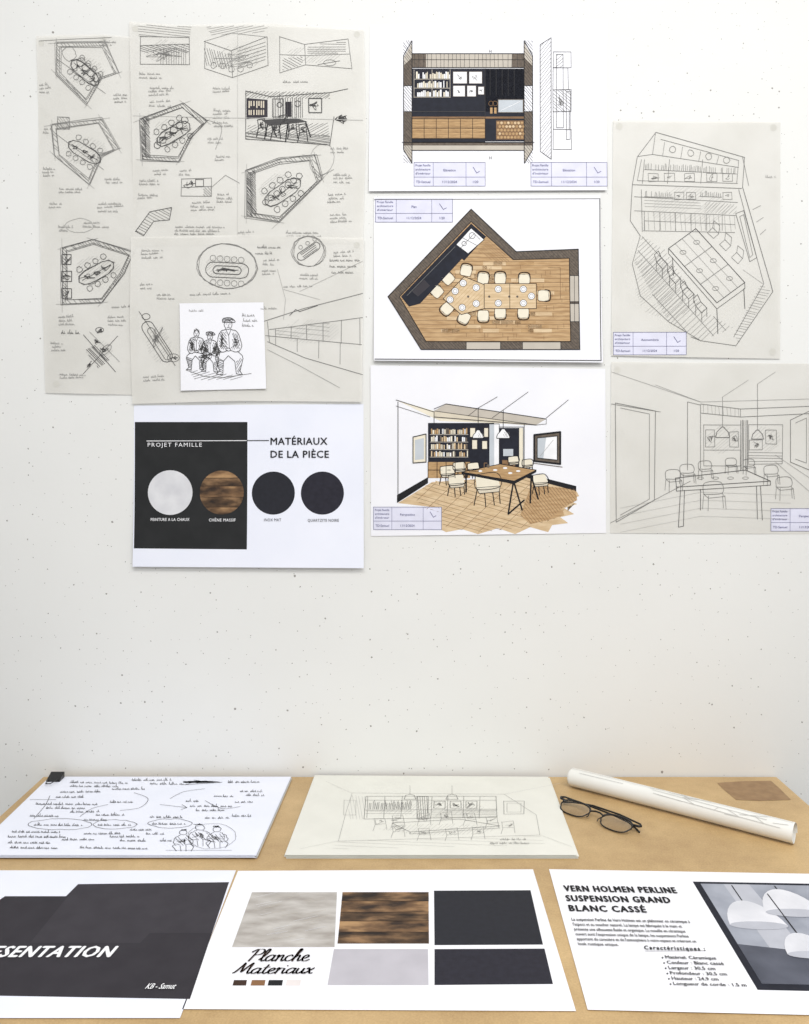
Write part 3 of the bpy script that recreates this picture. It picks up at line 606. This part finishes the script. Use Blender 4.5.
# ---------------------------------------------------------------- TABLE SHEETS
def base(s,P,mn,n=1,dz=.0004,jit=0,em='edge'):
    L=[s.m(*p) for p in P]
    for k in range(n):
        z=-(n-1-k)*dz; ox=R.uniform(-jit,jit) if k<n-1 else 0; oy=R.uniform(-jit,jit*.3) if k<n-1 else 0
        s.polyl([(x+ox,y+oy) for x,y in L],mn if k in(n-1,n-2) else em if k%2 else mn,z)
# notes stack
s=Sheet('handwritten_notes_stack','table',(50,779.5),lift=.0052)
base(s,[(50,779.5),(291,779.5),(256,859),(-32,859)],'paper_cool',8,.0006,.003)
INK='pen'
rows=((70,786,60),(132,784,40),(70,790,50),(150,787.5,40),(60,796,44),(112,793,34),(36,808,64),(110,806,24),(46,812,40),(30,820,30),(96,819,30),(150,821,34),(34,829,50),(98,829,34),(152,828,34),(12,836,50),(8,841,60),(8,847,44),(84,838,40),(130,834,24),(62,844,34),(190,810,44),(196,814.5,30),(240,795,24),(246,799,18),(205,822,24),(214,800,20),(228,786,34),(80,852,70),(235,806,18),(120,845,28),(56,801,30),(70,816,30),(10,852,50),(110,841,30),(146,838,18),(186,805,12),(232,820,20),(84,824,24),(160,845,12))
for x,y,w in rows: s.scrawl(x,y,w*.95,1.8,INK,.48,R.uniform(-.015,.02))
s.line([(184,788),(222,785.4)],.8,'ink')
for k in range(4): s.scribble(200,785,16,1.2,16,.8,'ink')
for cx,cy,rx,ry in ((60,828,32,5.5),(115,828,22,4.5),(170,827,22,4.5)): s.circ(cx,cy,rx,.6,INK,ry=ry,j=.5,n=24)
s.line([(134,796),(148,802),(140,811),(120,814)],.6,INK,sm=True); s.line([(50,799),(45,809),(34,822)],.6,INK,sm=True); s.line([(160,808),(187,811)],.6,INK); s.line([(170,802),(184,795),(205,792)],.6,INK,sm=True)
s.line([(181,813),(187,811),(182,808)],.6,INK); s.line([(205,804),(222,812),(240,810)],.6,INK,sm=True); s.line([(80,820),(92,812),(108,808)],.6,INK,sm=True); s.line([(30,803),(56,803)],.6,INK)
for x,y,k in ((183,836,1),(200,831,1.2),(217,833,1.05)):
    s.circ(x,y,4*k,.6,'pen',ry=2.6*k,j=.3,n=9); s.scribble(x,y-2.6*k,3.4*k,1,12,.7,'pen')
    s.line([(x-3,y+3),(x-8*k,y+6),(x-9*k,y+11),(x-3,y+12.5)],.6,'pen',j=.5,sm=True); s.line([(x+3,y+3),(x+8*k,y+6),(x+10*k,y+11),(x+3,y+12.5)],.6,'pen',j=.5,sm=True)
    s.line([(x-8,y+12),(x-11,y+14),(x-7,y+19)],.6,'pen',j=.4); s.line([(x+8,y+12),(x+11,y+14),(x+8,y+19)],.6,'pen',j=.4); s.line([(x-3,y+13),(x-2,y+19)],.5,'pen'); s.line([(x+3,y+13),(x+3,y+19)],.5,'pen')
    s.hatch([(x-8,y+5),(x+8,y+5),(x+8,y+13),(x-8,y+13)],.8,2.6,.45,'pencil_d',keep=.7); s.scribble(x,y+9,6,3.4,16,.45,'pencil_d')
s.circ(212,840,24,.45,PL,ry=13,j=.5,n=20); s.line([(166,854),(232,854)],.5,PL,j=.3)
s.build()
# tracing stack in the middle
s=Sheet('tracing_paper_stack','table',(315,777),lift=.0042)
base(s,[(315,777.5),(548,779),(577,858),(285,858)],'trace_table',6,.0007,.003,'trace_table')
TP='pencil_l'
s.line([(352,796),(504,797),(536,818),(540,838),(338,844),(346,815),(352,796)],.4,TP,j=.4)
s.line([(366,799),(496,799),(497,820),(364,822),(366,799)],.6,PL); s.line([(366,803),(496,803)],.5,PL); s.line([(365,813),(497,812)],.5,PL)
for x0 in (368,385,402,432,448,464,480): s.line([(x0,799),(x0-1,821)],.45,PL,j=.3)
for x0 in range(369,412,4):
    s.line([(x0,812),(x0+.4,R.uniform(804,807))],.6,PL); s.line([(x0+1.6,812),(x0+2,R.uniform(804,807))],.6,PL)
s.hatch([(372,803),(412,803),(412,812),(371,812)],1.3,3,.4,PL,keep=.7); s.hatch([(432,813),(496,812),(496,820),(432,821)],.0,1.6,.45,PL,keep=.8)
for x0 in (434,450,466): s.box(x0,804,x0+11,811,.6,PL,j=.3); s.scribble(x0+5,807.5,4,2,14,.5,PL)
s.box(417,799,428,822,.6,PL,j=.3); s.hatch([(417,799),(428,799),(428,822),(417,822)],1.5,2.4,.5,PL); s.hatch([(366,813),(412,813),(412,821),(365,821)],0,2.2,.4,PL,keep=.7)
s.box(504,804,524,817,.5,PL,j=.3); s.box(507,806,521,815,.4,TP); s.box(344,803,356,818,.4,TP,j=.3); s.shade(430,811,60,8,2.6); s.shade(440,832,60,6,2.6)
for x,y,k in ((410,797,6),(452,797,6)): s.line([(x,788),(x,y)],.4,TP); s.line([(x-k,y+5),(x-k*.7,y+1),(x,y),(x+k*.7,y+1),(x+k,y+5)],.6,PL,closed=True)
s.line([(392,826),(460,822),(500,829),(410,835),(392,826)],.6,PL); s.line([(410,835),(410,837),(500,831)],.5,PL)
for x,y in ((380,826),(398,823),(424,821),(446,820),(470,821),(492,824),(508,829),(398,833),(424,836),(452,836),(478,835)):
    s.line([(x-6,y-4),(x+5,y-5),(x+6,y+1),(x-5,y+2)],.45,TP,closed=True,j=.6); s.line([(x-5,y+2),(x-7,y+8)],.45,TP); s.line([(x+6,y+1),(x+7,y+7)],.45,TP); s.scribble(x,y-1,5,2.5,8,.4,TP)
s.line([(504,797),(560,786)],.35,'pencil_xl'); s.line([(540,838),(572,850)],.35,'pencil_xl'); s.line([(338,844),(300,852)],.35,'pencil_xl'); s.line([(352,796),(326,784)],.35,'pencil_xl')
s.hatch([(338,844),(540,838),(546,848),(332,852)],.04,3.4,.35,'pencil_xl'); s.hatch([(350,798),(366,799),(364,822),(348,822)],1.4,3,.35,'pencil_xl'); s.scrawl(490,847,40,1.6,TP,.35); s.scrawl(500,843,26,1.6,TP,.35)
s.build()
# black presentation cover
s=Sheet('presentation_cover_sheet','table',(236,871),lift=.001)
base(s,[(236,871),(180,1019),(-182,1019),(-62,871)],'paper_cool',1)
s.fill([(78,885),(229,883),(190,1000),(-160,994),(-60,905),(-7,905),(5,897),(66,897)],'charcoal',1)
s.fill([(78,885),(229,883),(212,934),(150,934),(140,944),(30,944)],'charcoal_b',2)
s.text('PRESENTATION',-36,958.5,9.6,148,'white',bold=.035,shear=.22,sp=1.12)
s.text('KB - Samut',145,990.5,5.2,30,'white',shear=.4,bold=.01)
s.build()
# material board
s=Sheet('material_board_sheet','table',(238,871),lift=.001,ang=.004)
base(s,[(238,871.5),(533,870),(576,1012),(182,1010)],'paper',1)
s.fill([(252,893),(337,893),(334.5,948),(232,948)],'limewash'); s.fill([(342.5,893),(428.5,893),(429,944.5),(337.5,944.5)],'wood_swatch'); s.fill([(434,891.5),(530.5,891),(543,945.5),(434.5,946)],'inox')
def band(ya,yb,mn): 
    l=lambda y:342.5-5*(y-893)/51.5
    s.fill([(l(ya),ya),(428.6,ya),(428.8,yb),(l(yb),yb)],mn,2)
band(893,902,'wood_swatch_b'); band(913,922,'wood_swatch_b'); band(933,944.5,'wood_swatch_b')
for yy in (902,913,922,933): s.line([(341.5,yy),(428.8,yy)],.6,'seam',3)
for k in range(26): 
    a=R.uniform(262,318); b=R.uniform(898,944); d=R.uniform(5,15); s.line([(a-d,b),(a+d,b-d*.45)],.45,R.choice(['plaster','taupe_l','taupe_l']),3)
s.fill([(334,950),(428,950),(428.5,986),(327.5,986)],'lav'); s.fill([(434.5,950),(544.5,949.5),(553,985),(434.5,986)],'quartz')
GL={'a':(1.05,[[(.75,.85),(.45,1),(.1,.6),(.15,.1),(.45,.05),(.75,.5),(.8,.95),(.75,.3),(.85,.02),(1.1,.2)]]),
'l':(.55,[[(0,.2),(.35,1),(.5,1.8),(.35,2),(.2,1.5),(.2,.4),(.35,0),(.6,.2)]]),
'n':(.9,[[(0,.8),(.12,1),(.15,.5),(.1,0)],[(.12,.5),(.4,.95),(.6,.9),(.6,.4),(.7,.02),(.95,.2)]]),
'c':(.75,[[(.65,.8),(.45,1),(.1,.7),(.1,.2),(.4,0),(.8,.25)]]),
'h':(.9,[[(0,.2),(.3,1.2),(.45,1.9),(.3,2),(.2,1.4),(.12,0)],[(.15,.5),(.4,.95),(.6,.85),(.6,.3),(.7,.02),(.95,.2)]]),
'e':(.8,[[(0,.35),(.4,.5),(.6,.8),(.4,1),(.12,.65),(.2,.1),(.5,0),(.85,.25)]]),
'P':(1.2,[[(.5,1.9),(.4,1),(.25,0)],[(0,1.5),(.4,1.95),(1,1.95),(1.2,1.6),(1,1.15),(.45,1)]]),
'M':(1.75,[[(0,.1),(.2,.3),(.45,1.2),(.6,1.95),(.7,1),(.8,.3),(1.1,1.2),(1.4,1.95),(1.4,1),(1.45,.2),(1.6,.02),(1.8,.2)]]),
't':(.6,[[(.3,1.6),(.2,.8),(.2,.2),(.4,0),(.65,.25)],[(-.05,1.1),(.6,1.2)]]),
'r':(.65,[[(0,.8),(.15,1.05),(.15,.6),(.1,0)],[(.13,.5),(.35,.95),(.62,.95)]]),
'i':(.42,[[(.1,.9),(.08,.3),(.2,.02),(.45,.2)],[(.2,1.4),(.24,1.45)]]),
'u':(.9,[[(.05,.9),(.02,.3),(.2,0),(.5,.3),(.62,.9),(.6,.3),(.7,.02),(.95,.2)]]),
'x':(.8,[[(0,.85),(.2,1),(.35,.5),(.55,.02),(.8,.1)],[(.7,1),(.35,.5),(0,0)]])}
def brush(s,word,x,y,w,xh):
    tot=sum(GL[c][0] for c in word); p=s.m(x,y); q=s.m(x+w,y); ux=(q[0]-p[0])/tot; a=s.m(x,y-xh); uy=a[1]-p[1]
    cx=0
    for c in word:
        adv,st=GL[c]
        for L in st:
            Q=smooth(L,n=6); s.strokel([(p[0]+(cx+u+.25*v)*ux,p[1]+v*uy) for u,v in Q],.0021,'chip_a',8*.00012,wf=lambda dx,dy:.3+.8*abs(dy) )
        cx+=adv
brush(s,'Planche',246,962.5,62,6.0); brush(s,'Materiaux',232,975,80,5.4)
for a,b,mn in ((234,247,'chip_a'),(252,265.5,'chip_b'),(269,283,'ink'),(287,301,'chip_d')): s.fill([(a,981),(b,981),(b-1,986.5),(a-1.5,986.5)],mn)
s.build()
# lamp data sheet
s=Sheet('pendant_lamp_data_sheet','table',(549,870),lift=.0012,ang=-.035)
s.polyl([(0,0),(.42,0),(.42,-.297),(0,-.297)],'paper',0)
s.text('VERN HOLMEN PERLINE',565,892.5,5.6,111,'ink',bold=.035,sp=1.18); s.text('SUSPENSION GRAND',567,902.4,5.7,103,'ink',bold=.035,sp=1.18); s.text('BLANC CASSÉ',570,912.4,5.8,76,'ink',bold=.035,sp=1.18)
para=['La suspension Perline de Vern Holmen est un plafonnier en céramique à',"l'aspect et au toucher naturel. La lampe est fabriquée à la main et",'présente une silhouette fluide et organique. La mouille en céramique','ouvert sont l\'expression unique de la lampe, les suspensions Perline','apportent du caractère et de l\'atmosphère à votre espace et créeront un','look rustique unique.']
W=(117,108,110,112,118,40)
for i,t in enumerate(para): s.text(t,572+i*1.3,922.2+i*4.9,2.8,W[i],'ink',bold=.008)
s.text('Caractéristiques :',645,951.0,3.6,60,'ink',bold=.03,shear=.2,sp=1.3); s.line([(645,952.6),(706,952.2)],.4,'ink')
for i,(t,w) in enumerate((('Matériel: Céramique',50),('Couleur : Blanc cassé',56),('Largeur : 30,5 cm',46),('Profondeur : 30,5 cm',56),('Hauteur : 24,9 cm',46),('Longueur de corde : 1,5 m',72))):
    x=661+i*1.6; s.text(t,x+5,960.2+i*5.3,3.0,w,'ink',bold=.014); s.disc(x+1.5,959.0+i*5.3,.9,'ink',3,n=8)
A=s.m(694,882.5); B=s.m(756,991); xl=(A[0]+B[0])/2; yt=A[1]; yb=B[1]
s.polyl([(xl,yt),(.405,yt),(.405,yb),(xl,yb)],'black',.00012)
m_=.009
s.polyl([(xl+m_,yt-m_*.6),(.396,yt-m_*.6),(.396,yb+m_*1.2),(xl+m_,yb+m_*1.2)],'gray_photo',.00024)
s.polyl([(xl+m_,(yt+yb)/2-.03),(xl+.07,(yt+yb)/2-.04),(.396,(yt+yb)/2-.05),(.396,yb+m_*1.2),(xl+m_,yb+m_*1.2)],'gray_dark',.00036)
s.polyl([(xl+.04,yt-m_*.6),(xl+.075,yt-m_*.6),(xl+.085,yb+.07),(xl+.045,yb+.07)],'lamp_s',.0003)
def dome(cx,cy,r,h,z):
    P=[(cx-r,cy)]+[(cx-r*math.cos(t)*(1-.12*math.sin(t)),cy+h*math.sin(t)) for t in [math.pi*k/14 for k in range(1,14)]]+[(cx+r,cy)]
    s.polyl(P,'lamp_w',z); s.polyl([(cx+r*math.cos(2*math.pi*k/20),cy+r*.25*math.sin(2*math.pi*k/20)) for k in range(20)],'lamp_s',z+.0001)
    s.strokel([(cx,cy+h),(cx,min(yt-m_,cy+h+.09))],.0016,'ink',z)
dome(xl+.05,yt-.105,.036,.058,.0005); dome(xl+.108,yt-.075,.038,.058,.0007); dome(xl+.09,yt-.165,.03,.045,.0009)
s.build()

# ---------------------------------------------------------------- generic mesh helpers
def newobj(name,V,Fc,mats,mi=None,smoothf=False):
    me=bpy.data.meshes.new(name); me.from_pydata(V,[],Fc); me.update()
    for m in mats: me.materials.append(MATS[m] if isinstance(m,str) else m)
    for i,p in enumerate(me.polygons):
        if mi: p.material_index=mi[i]
        p.use_smooth=smoothf
    ob=bpy.data.objects.new(name,me); sc.collection.objects.link(ob); return ob
def cuboid(V,Fc,a,b):
    n=len(V); x0,y0,z0=a; x1,y1,z1=b
    V+= [(x0,y0,z0),(x1,y0,z0),(x1,y1,z0),(x0,y1,z0),(x0,y0,z1),(x1,y0,z1),(x1,y1,z1),(x0,y1,z1)]
    for f in ((0,3,2,1),(4,5,6,7),(0,1,5,4),(1,2,6,5),(2,3,7,6),(3,0,4,7)): Fc.append([n+i for i in f])
def tube(V,Fc,P,r,closed=False,seg=8,flat=1.0):
    P=[Vector(p) for p in P]; n=len(P); rings=[]
    for i in range(n):
        if closed: t=P[(i+1)%n]-P[(i-1)%n]
        else: t=P[min(i+1,n-1)]-P[max(i-1,0)]
        t.normalize(); up=Vector((0,0,1)) if abs(t.z)<.95 else Vector((0,1,0))
        a=t.cross(up).normalized(); b=t.cross(a).normalized(); base=len(V)
        for k in range(seg):
            an=2*math.pi*k/seg; V.append(tuple(P[i]+a*math.cos(an)*r*flat+b*math.sin(an)*r))
        rings.append(base)
    m=n if closed else n-1
    for i in range(m):
        a=rings[i]; b=rings[(i+1)%n]
        for k in range(seg): Fc.append([a+k,a+(k+1)%seg,b+(k+1)%seg,b+k])
    if not closed: Fc.append([rings[0]+k for k in range(seg)][::-1]); Fc.append([rings[-1]+k for k in range(seg)])
# table
tm=bpy.data.materials.new('mdf_board'); tm.use_nodes=True; nt=tm.node_tree; b=nt.nodes['Principled BSDF']
b.inputs['Roughness'].default_value=.42; b.inputs['Specular IOR Level'].default_value=.35
tc=nt.nodes.new('ShaderNodeTexCoord'); n1=nt.nodes.new('ShaderNodeTexNoise'); n1.inputs['Scale'].default_value=5; n1.inputs['Detail'].default_value=9; n1.inputs['Roughness'].default_value=.7
n2=nt.nodes.new('ShaderNodeTexNoise'); n2.inputs['Scale'].default_value=420
nt.links.new(tc.outputs['Object'],n1.inputs[0]); nt.links.new(tc.outputs['Object'],n2.inputs[0])
mx=nt.nodes.new('ShaderNodeMath'); mx.operation='MULTIPLY_ADD'; mx.inputs[1].default_value=.35
nt.links.new(n2.outputs[0],mx.inputs[0]); nt.links.new(n1.outputs[0],mx.inputs[2])
cr=nt.nodes.new('ShaderNodeValToRGB'); cr.color_ramp.elements[0].position=.45; cr.color_ramp.elements[1].position=.85
cr.color_ramp.elements[0].color=lin((166,136,94)); cr.color_ramp.elements[1].color=lin((206,176,128))
nt.links.new(mx.outputs[0],cr.inputs[0]); nt.links.new(cr.outputs[0],b.inputs['Base Color'])
V=[];Fc=[]
cuboid(V,Fc,(-.66,-.74,TZ-.022),(.68,-.004,TZ))
ns=len(Fc)
for x in (-.62,.59):
    for y in (-.70,-.09): cuboid(V,Fc,(x,y,0),(x+.045,y+.045,TZ-.022))
cuboid(V,Fc,(-.575,-.695,TZ-.09),(.59,-.675,TZ-.022)); cuboid(V,Fc,(-.575,-.07,TZ-.09),(.59,-.05,TZ-.022))
o=newobj('work_table',V,Fc,[tm,'metal'],[0]*ns+[1]*(len(Fc)-ns))
# tape
s=Sheet('packing_tape_strip','table',(716,782),lift=.0004)
s.fill([(717,783),(740,781.5),(771,781),(779,788),(791,800),(760,801),(736,800),(724,790)],'tape',0); s.build()
# ---- rolled drawing
P0=Vector((.296,-.045,0)); P1=Vector((.590,-.262,0)); ax=(P1-P0).normalized(); side=Vector((ax.y,-ax.x,0)); Ln=(P1-P0).length
V=[];Fc=[];mi=[]
turns=3.25; ns=int(36*turns); r0=.0105; r1=.0162
nl=24
def rollp(r,th,l,off=0): 
    c=P0+ax*l+Vector((0,0,TZ+.0166)); return tuple(c+side*(math.cos(th)*(r+off))+Vector((0,0,1))*math.sin(th)*(r+off))
TH0=1.9
for i in range(ns+1):
    t=i/ns; th=TH0+2*math.pi*turns*t; r=r0+(r1-r0)*t
    for k in range(nl+1):
        V.append(rollp(r,th,Ln*k/nl+ (t-.5)*.006))
for i in range(ns):
    for k in range(nl):
        a=i*(nl+1)+k; Fc.append([a,a+1,a+nl+2,a+nl+1]); mi.append(0)
def rl(pts,w,m):
    for (l0,t0),(l1,t1) in zip(pts,pts[1:]):
        n=max(1,int(abs(l1-l0)/.02),int(abs(t1-t0)/.15))
        for k in range(n):
            la=l0+(l1-l0)*k/n; lb=l0+(l1-l0)*(k+1)/n; ta=t0+(t1-t0)*k/n; tb=t0+(t1-t0)*(k+1)/n
            dl=lb-la; dt=(tb-ta)*r1; d=math.hypot(dl,dt) or 1; nl_=-dt/d*w/2; nt_=dl/d*w/2/r1
            q=len(V)
            for l,t in ((la-nl_,ta-nt_),(lb-nl_,tb-nt_),(lb+nl_,tb+nt_),(la+nl_,ta+nt_)): V.append(rollp(r1,t,l,.0003))
            Fc.append([q,q+1,q+2,q+3]); mi.append(m)
for k in range(12):
    l=R.uniform(.12,.34); t=R.uniform(.2,1.6); rl([(l,t),(l+R.uniform(-.05,.05),t+R.uniform(-.6,.6))],.0007,1)
rl([(.15,1.2),(.33,1.0)],.0007,1); rl([(.16,.8),(.35,.55)],.0007,1); rl([(.2,1.2),(.22,.75)],.0008,1); rl([(.27,1.1),(.29,.62)],.0008,1); rl([(.02,1.0),(.10,1.05)],.0007,1)
rl([(.0,1.45),(Ln,1.5)],.0006,1)
newobj('rolled_drawing',V,Fc,['roll','pencil_xl','pencil'],mi,True)
# ---- eyeglasses, folded and lying low
gA=Vector((.247,-.130,TZ)); gB=Vector((.357,-.244,TZ)); u=(gB-gA).normalized(); mid=(gA+gB)/2
bk=Vector((-u.y,u.x,0)); 
if bk.y<0: bk=-bk
mid=mid-bk*.008
nz=(Vector((0,0,1))*.34+bk*.94).normalized()
def G(a,b,c=0): return mid+u*a+nz*b+bk*c+Vector((0,0,.0018))
V=[];Fc=[]
def lens(cx):
    P=[]
    for i in range(28):
        t=2*math.pi*i/28; ct=math.cos(t); st=math.sin(t)
        x=.0270*math.copysign(abs(ct)**.75,ct); y=.0155*math.copysign(abs(st)**.8,st)
        if y<0: x*=.92
        P.append(G(cx+x,.0165+y))
    return P
for cx in (-.0385,.0385):
    P=lens(cx); tube(V,Fc,P,.0011,True)
    tube(V,Fc,[p+nz*.0004 for p in P[1:14]],.0017)
tube(V,Fc,[G(-.0135,.022),G(-.004,.026),G(.004,.026),G(.0135,.022)],.0014)
for sg in (-1,1):
    tube(V,Fc,[G(sg*.0645,.026),G(sg*.073,.027),G(sg*.0755,.027,.004)],.0020)
    tube(V,Fc,[G(sg*.011,.018),G(sg*.009,.013,-.002),G(sg*.010,.009,-.002)],.0008)
hz=G(0,.027).z
def arm(sg,dy,dz):
    pts=[G(sg*.0755,.027,.004)]
    for a,c,z in ((.071,.034,hz),(.03,.036+dy,hz-.001+dz),(-.02,.038+dy,hz-.003+dz),(-.048,.038+dy,hz-.006),(-.062,.034+dy,hz-.0085+dz),(-.074,.026+dy,TZ+.0022)):
        p=mid+u*(sg*a)+bk*c; p.z=z; pts.append(p)
    tube(V,Fc,[tuple(p) for p in pts],.0016,flat=.8)
arm(-1,0,0); arm(1,.005,.001)
nf=len(Fc)
for cx in (-.0385,.0385):
    P=lens(cx); q=len(V); V+= [tuple(p) for p in P]; Fc.append(list(range(q,q+28)))
gm=bpy.data.materials.new('lens_glass'); gm.use_nodes=True; nt=gm.node_tree
for n in list(nt.nodes):
    if n.type!='OUTPUT_MATERIAL': nt.nodes.remove(n)
t=nt.nodes.new('ShaderNodeBsdfTransparent'); g=nt.nodes.new('ShaderNodeBsdfGlossy'); g.inputs['Roughness'].default_value=.05; mxs=nt.nodes.new('ShaderNodeMixShader'); fr=nt.nodes.new('ShaderNodeFresnel')
nt.links.new(fr.outputs[0],mxs.inputs[0]); nt.links.new(t.outputs[0],mxs.inputs[1]); nt.links.new(g.outputs[0],mxs.inputs[2]); nt.links.new(mxs.outputs[0],[n for n in nt.nodes if n.type=='OUTPUT_MATERIAL'][0].inputs[0])
newobj('eyeglasses',[tuple(v) for v in V],Fc,['frame',gm],[0]*nf+[1]*(len(Fc)-nf),True)
# ---- binder clip
V=[];Fc=[]
c=Vector((-.628,-.030,TZ+.0062))
for x in (-.012,.012):
    V+=[(c.x+x,c.y-.010,c.z+.0012),(c.x+x,c.y+.012,c.z+.009),(c.x+x,c.y+.012,c.z-.0055),(c.x+x,c.y-.010,c.z-.0008)]
Fc+= [[0,1,5,4],[1,2,6,5],[0,3,2,1],[4,5,6,7],[3,7,6,2],[0,4,7,3]]
tube(V,Fc,[(c.x-.009,c.y-.008,c.z+.0030),(c.x-.006,c.y-.022,c.z+.004),(c.x-.004,c.y-.03,c.z+.004),(c.x+.004,c.y-.03,c.z+.004),(c.x+.006,c.y-.022,c.z+.004),(c.x+.009,c.y-.008,c.z+.0030)],.0009)
newobj('binder_clip',V,Fc,['frame'])

# ---------------------------------------------------------------- room
wm=bpy.data.materials.new('painted_concrete'); wm.use_nodes=True; nt=wm.node_tree; b=nt.nodes['Principled BSDF']; b.inputs['Roughness'].default_value=.75; b.inputs['Specular IOR Level'].default_value=.2
tc=nt.nodes.new('ShaderNodeTexCoord'); sx=nt.nodes.new('ShaderNodeSeparateXYZ'); cx=nt.nodes.new('ShaderNodeCombineXYZ')
L=nt.links.new
L(tc.outputs['Object'],sx.inputs[0]); L(sx.outputs[0],cx.inputs[0]); L(sx.outputs[2],cx.inputs[1])
nd=nt.nodes.new('ShaderNodeTexNoise'); nd.inputs['Scale'].default_value=260; L(cx.outputs[0],nd.inputs[0])
vm=nt.nodes.new('ShaderNodeVectorMath'); vm.operation='MULTIPLY_ADD'; vm.inputs[1].default_value=(.0022,.0022,0); L(nd.outputs['Color'],vm.inputs[0]); L(cx.outputs[0],vm.inputs[2])
def M(op,a,bv=None,c=None):
    n=nt.nodes.new('ShaderNodeMath'); n.operation=op
    for i,v in enumerate((a,bv,c)):
        if v is None: continue
        if isinstance(v,(int,float)): n.inputs[i].default_value=v
        else: L(v,n.inputs[i])
    return n.outputs[0]
def specks(scale,rmin,rmax,keep,off):
    mp=nt.nodes.new('ShaderNodeMapping'); mp.inputs['Location'].default_value=(off,off*.7,0); L(vm.outputs[0],mp.inputs[0])
    v=nt.nodes.new('ShaderNodeTexVoronoi'); v.voronoi_dimensions='2D'; v.inputs['Scale'].default_value=scale; L(mp.outputs[0],v.inputs['Vector'])
    s3=nt.nodes.new('ShaderNodeSeparateColor'); L(v.outputs['Color'],s3.inputs[0])
    rad=M('MULTIPLY_ADD',M('POWER',s3.outputs[0],3.0),(rmax-rmin)*scale,rmin*scale)
    return M('MULTIPLY',M('LESS_THAN',v.outputs['Distance'],rad),M('LESS_THAN',s3.outputs[1],keep))
k1=specks(24,.0006,.0017,.6,3.1); k2=specks(9,.0009,.0025,.55,8.3); k3=specks(42,.0005,.0011,.42,1.7)
msk=M('MAXIMUM',M('MAXIMUM',k1,k2),k3)
nb=nt.nodes.new('ShaderNodeTexNoise'); nb.inputs['Scale'].default_value=2.2; nb.inputs['Detail'].default_value=5; L(cx.outputs[0],nb.inputs[0])
cr=nt.nodes.new('ShaderNodeValToRGB'); cr.color_ramp.elements[0].position=.3; cr.color_ramp.elements[1].position=.7; cr.color_ramp.elements[0].color=lin((226,226,223)); cr.color_ramp.elements[1].color=lin((232,232,229)); L(nb.outputs[0],cr.inputs[0])
mc=nt.nodes.new('ShaderNodeMix'); mc.data_type='RGBA'; L(M('MULTIPLY',msk,.75),mc.inputs[0]); L(cr.outputs[0],mc.inputs[6]); mc.inputs[7].default_value=lin((112,106,98)); L(mc.outputs[2],b.inputs['Base Color'])
nf2=nt.nodes.new('ShaderNodeTexNoise'); nf2.inputs['Scale'].default_value=70; nf2.inputs['Detail'].default_value=5; L(cx.outputs[0],nf2.inputs[0])
bp=nt.nodes.new('ShaderNodeBump'); bp.inputs['Strength'].default_value=.35; bp.inputs['Distance'].default_value=.001
L(M('SUBTRACT',M('MULTIPLY',nf2.outputs[0],.5),msk),bp.inputs['Height']); L(bp.outputs[0],b.inputs['Normal'])
V=[];Fc=[]; cuboid(V,Fc,(-3,0,0),(3,.15,2.9)); newobj('wall_back',V,Fc,[wm])
mat('floor_screed',(150,150,150),c2=(132,132,132),scale=3,rough=.5)
V=[];Fc=[]; cuboid(V,Fc,(-3,-4,-.05),(3,.15,0)); newobj('floor',V,Fc,['floor_screed'])

# ---------------------------------------------------------------- light
w=bpy.data.worlds.new('World'); sc.world=w; w.use_nodes=True; bg=w.node_tree.nodes['Background']; bg.inputs[0].default_value=(.985,.992,1,1); bg.inputs[1].default_value=.57
def area(name,loc,rot,sx_,sy_,p,c=(1,.992,.98)):
    l=bpy.data.lights.new(name,'AREA'); l.shape='RECTANGLE'; l.size=sx_; l.size_y=sy_; l.energy=p; l.color=c
    o=bpy.data.objects.new(name,l); o.location=loc; o.rotation_euler=rot; sc.collection.objects.link(o)
area('ceiling_light',(.3,-1.5,2.85),(math.radians(18),0,0),2.2,.5,35)
area('ceiling_light',(.8,-3.0,2.85),(math.radians(35),0,0),2.4,.6,27)
# ---------------------------------------------------------------- camera
cd=bpy.data.cameras.new('camera'); cd.sensor_fit='VERTICAL'; cd.sensor_height=36; cd.lens=36*F/1024; cd.shift_y=-62/1024; cd.clip_start=.01
co=bpy.data.objects.new('camera',cd); co.location=(0,-DW,CZ); co.rotation_euler=(math.pi/2,0,0); sc.collection.objects.link(co); sc.camera=co
sc.view_settings.view_transform='Standard'
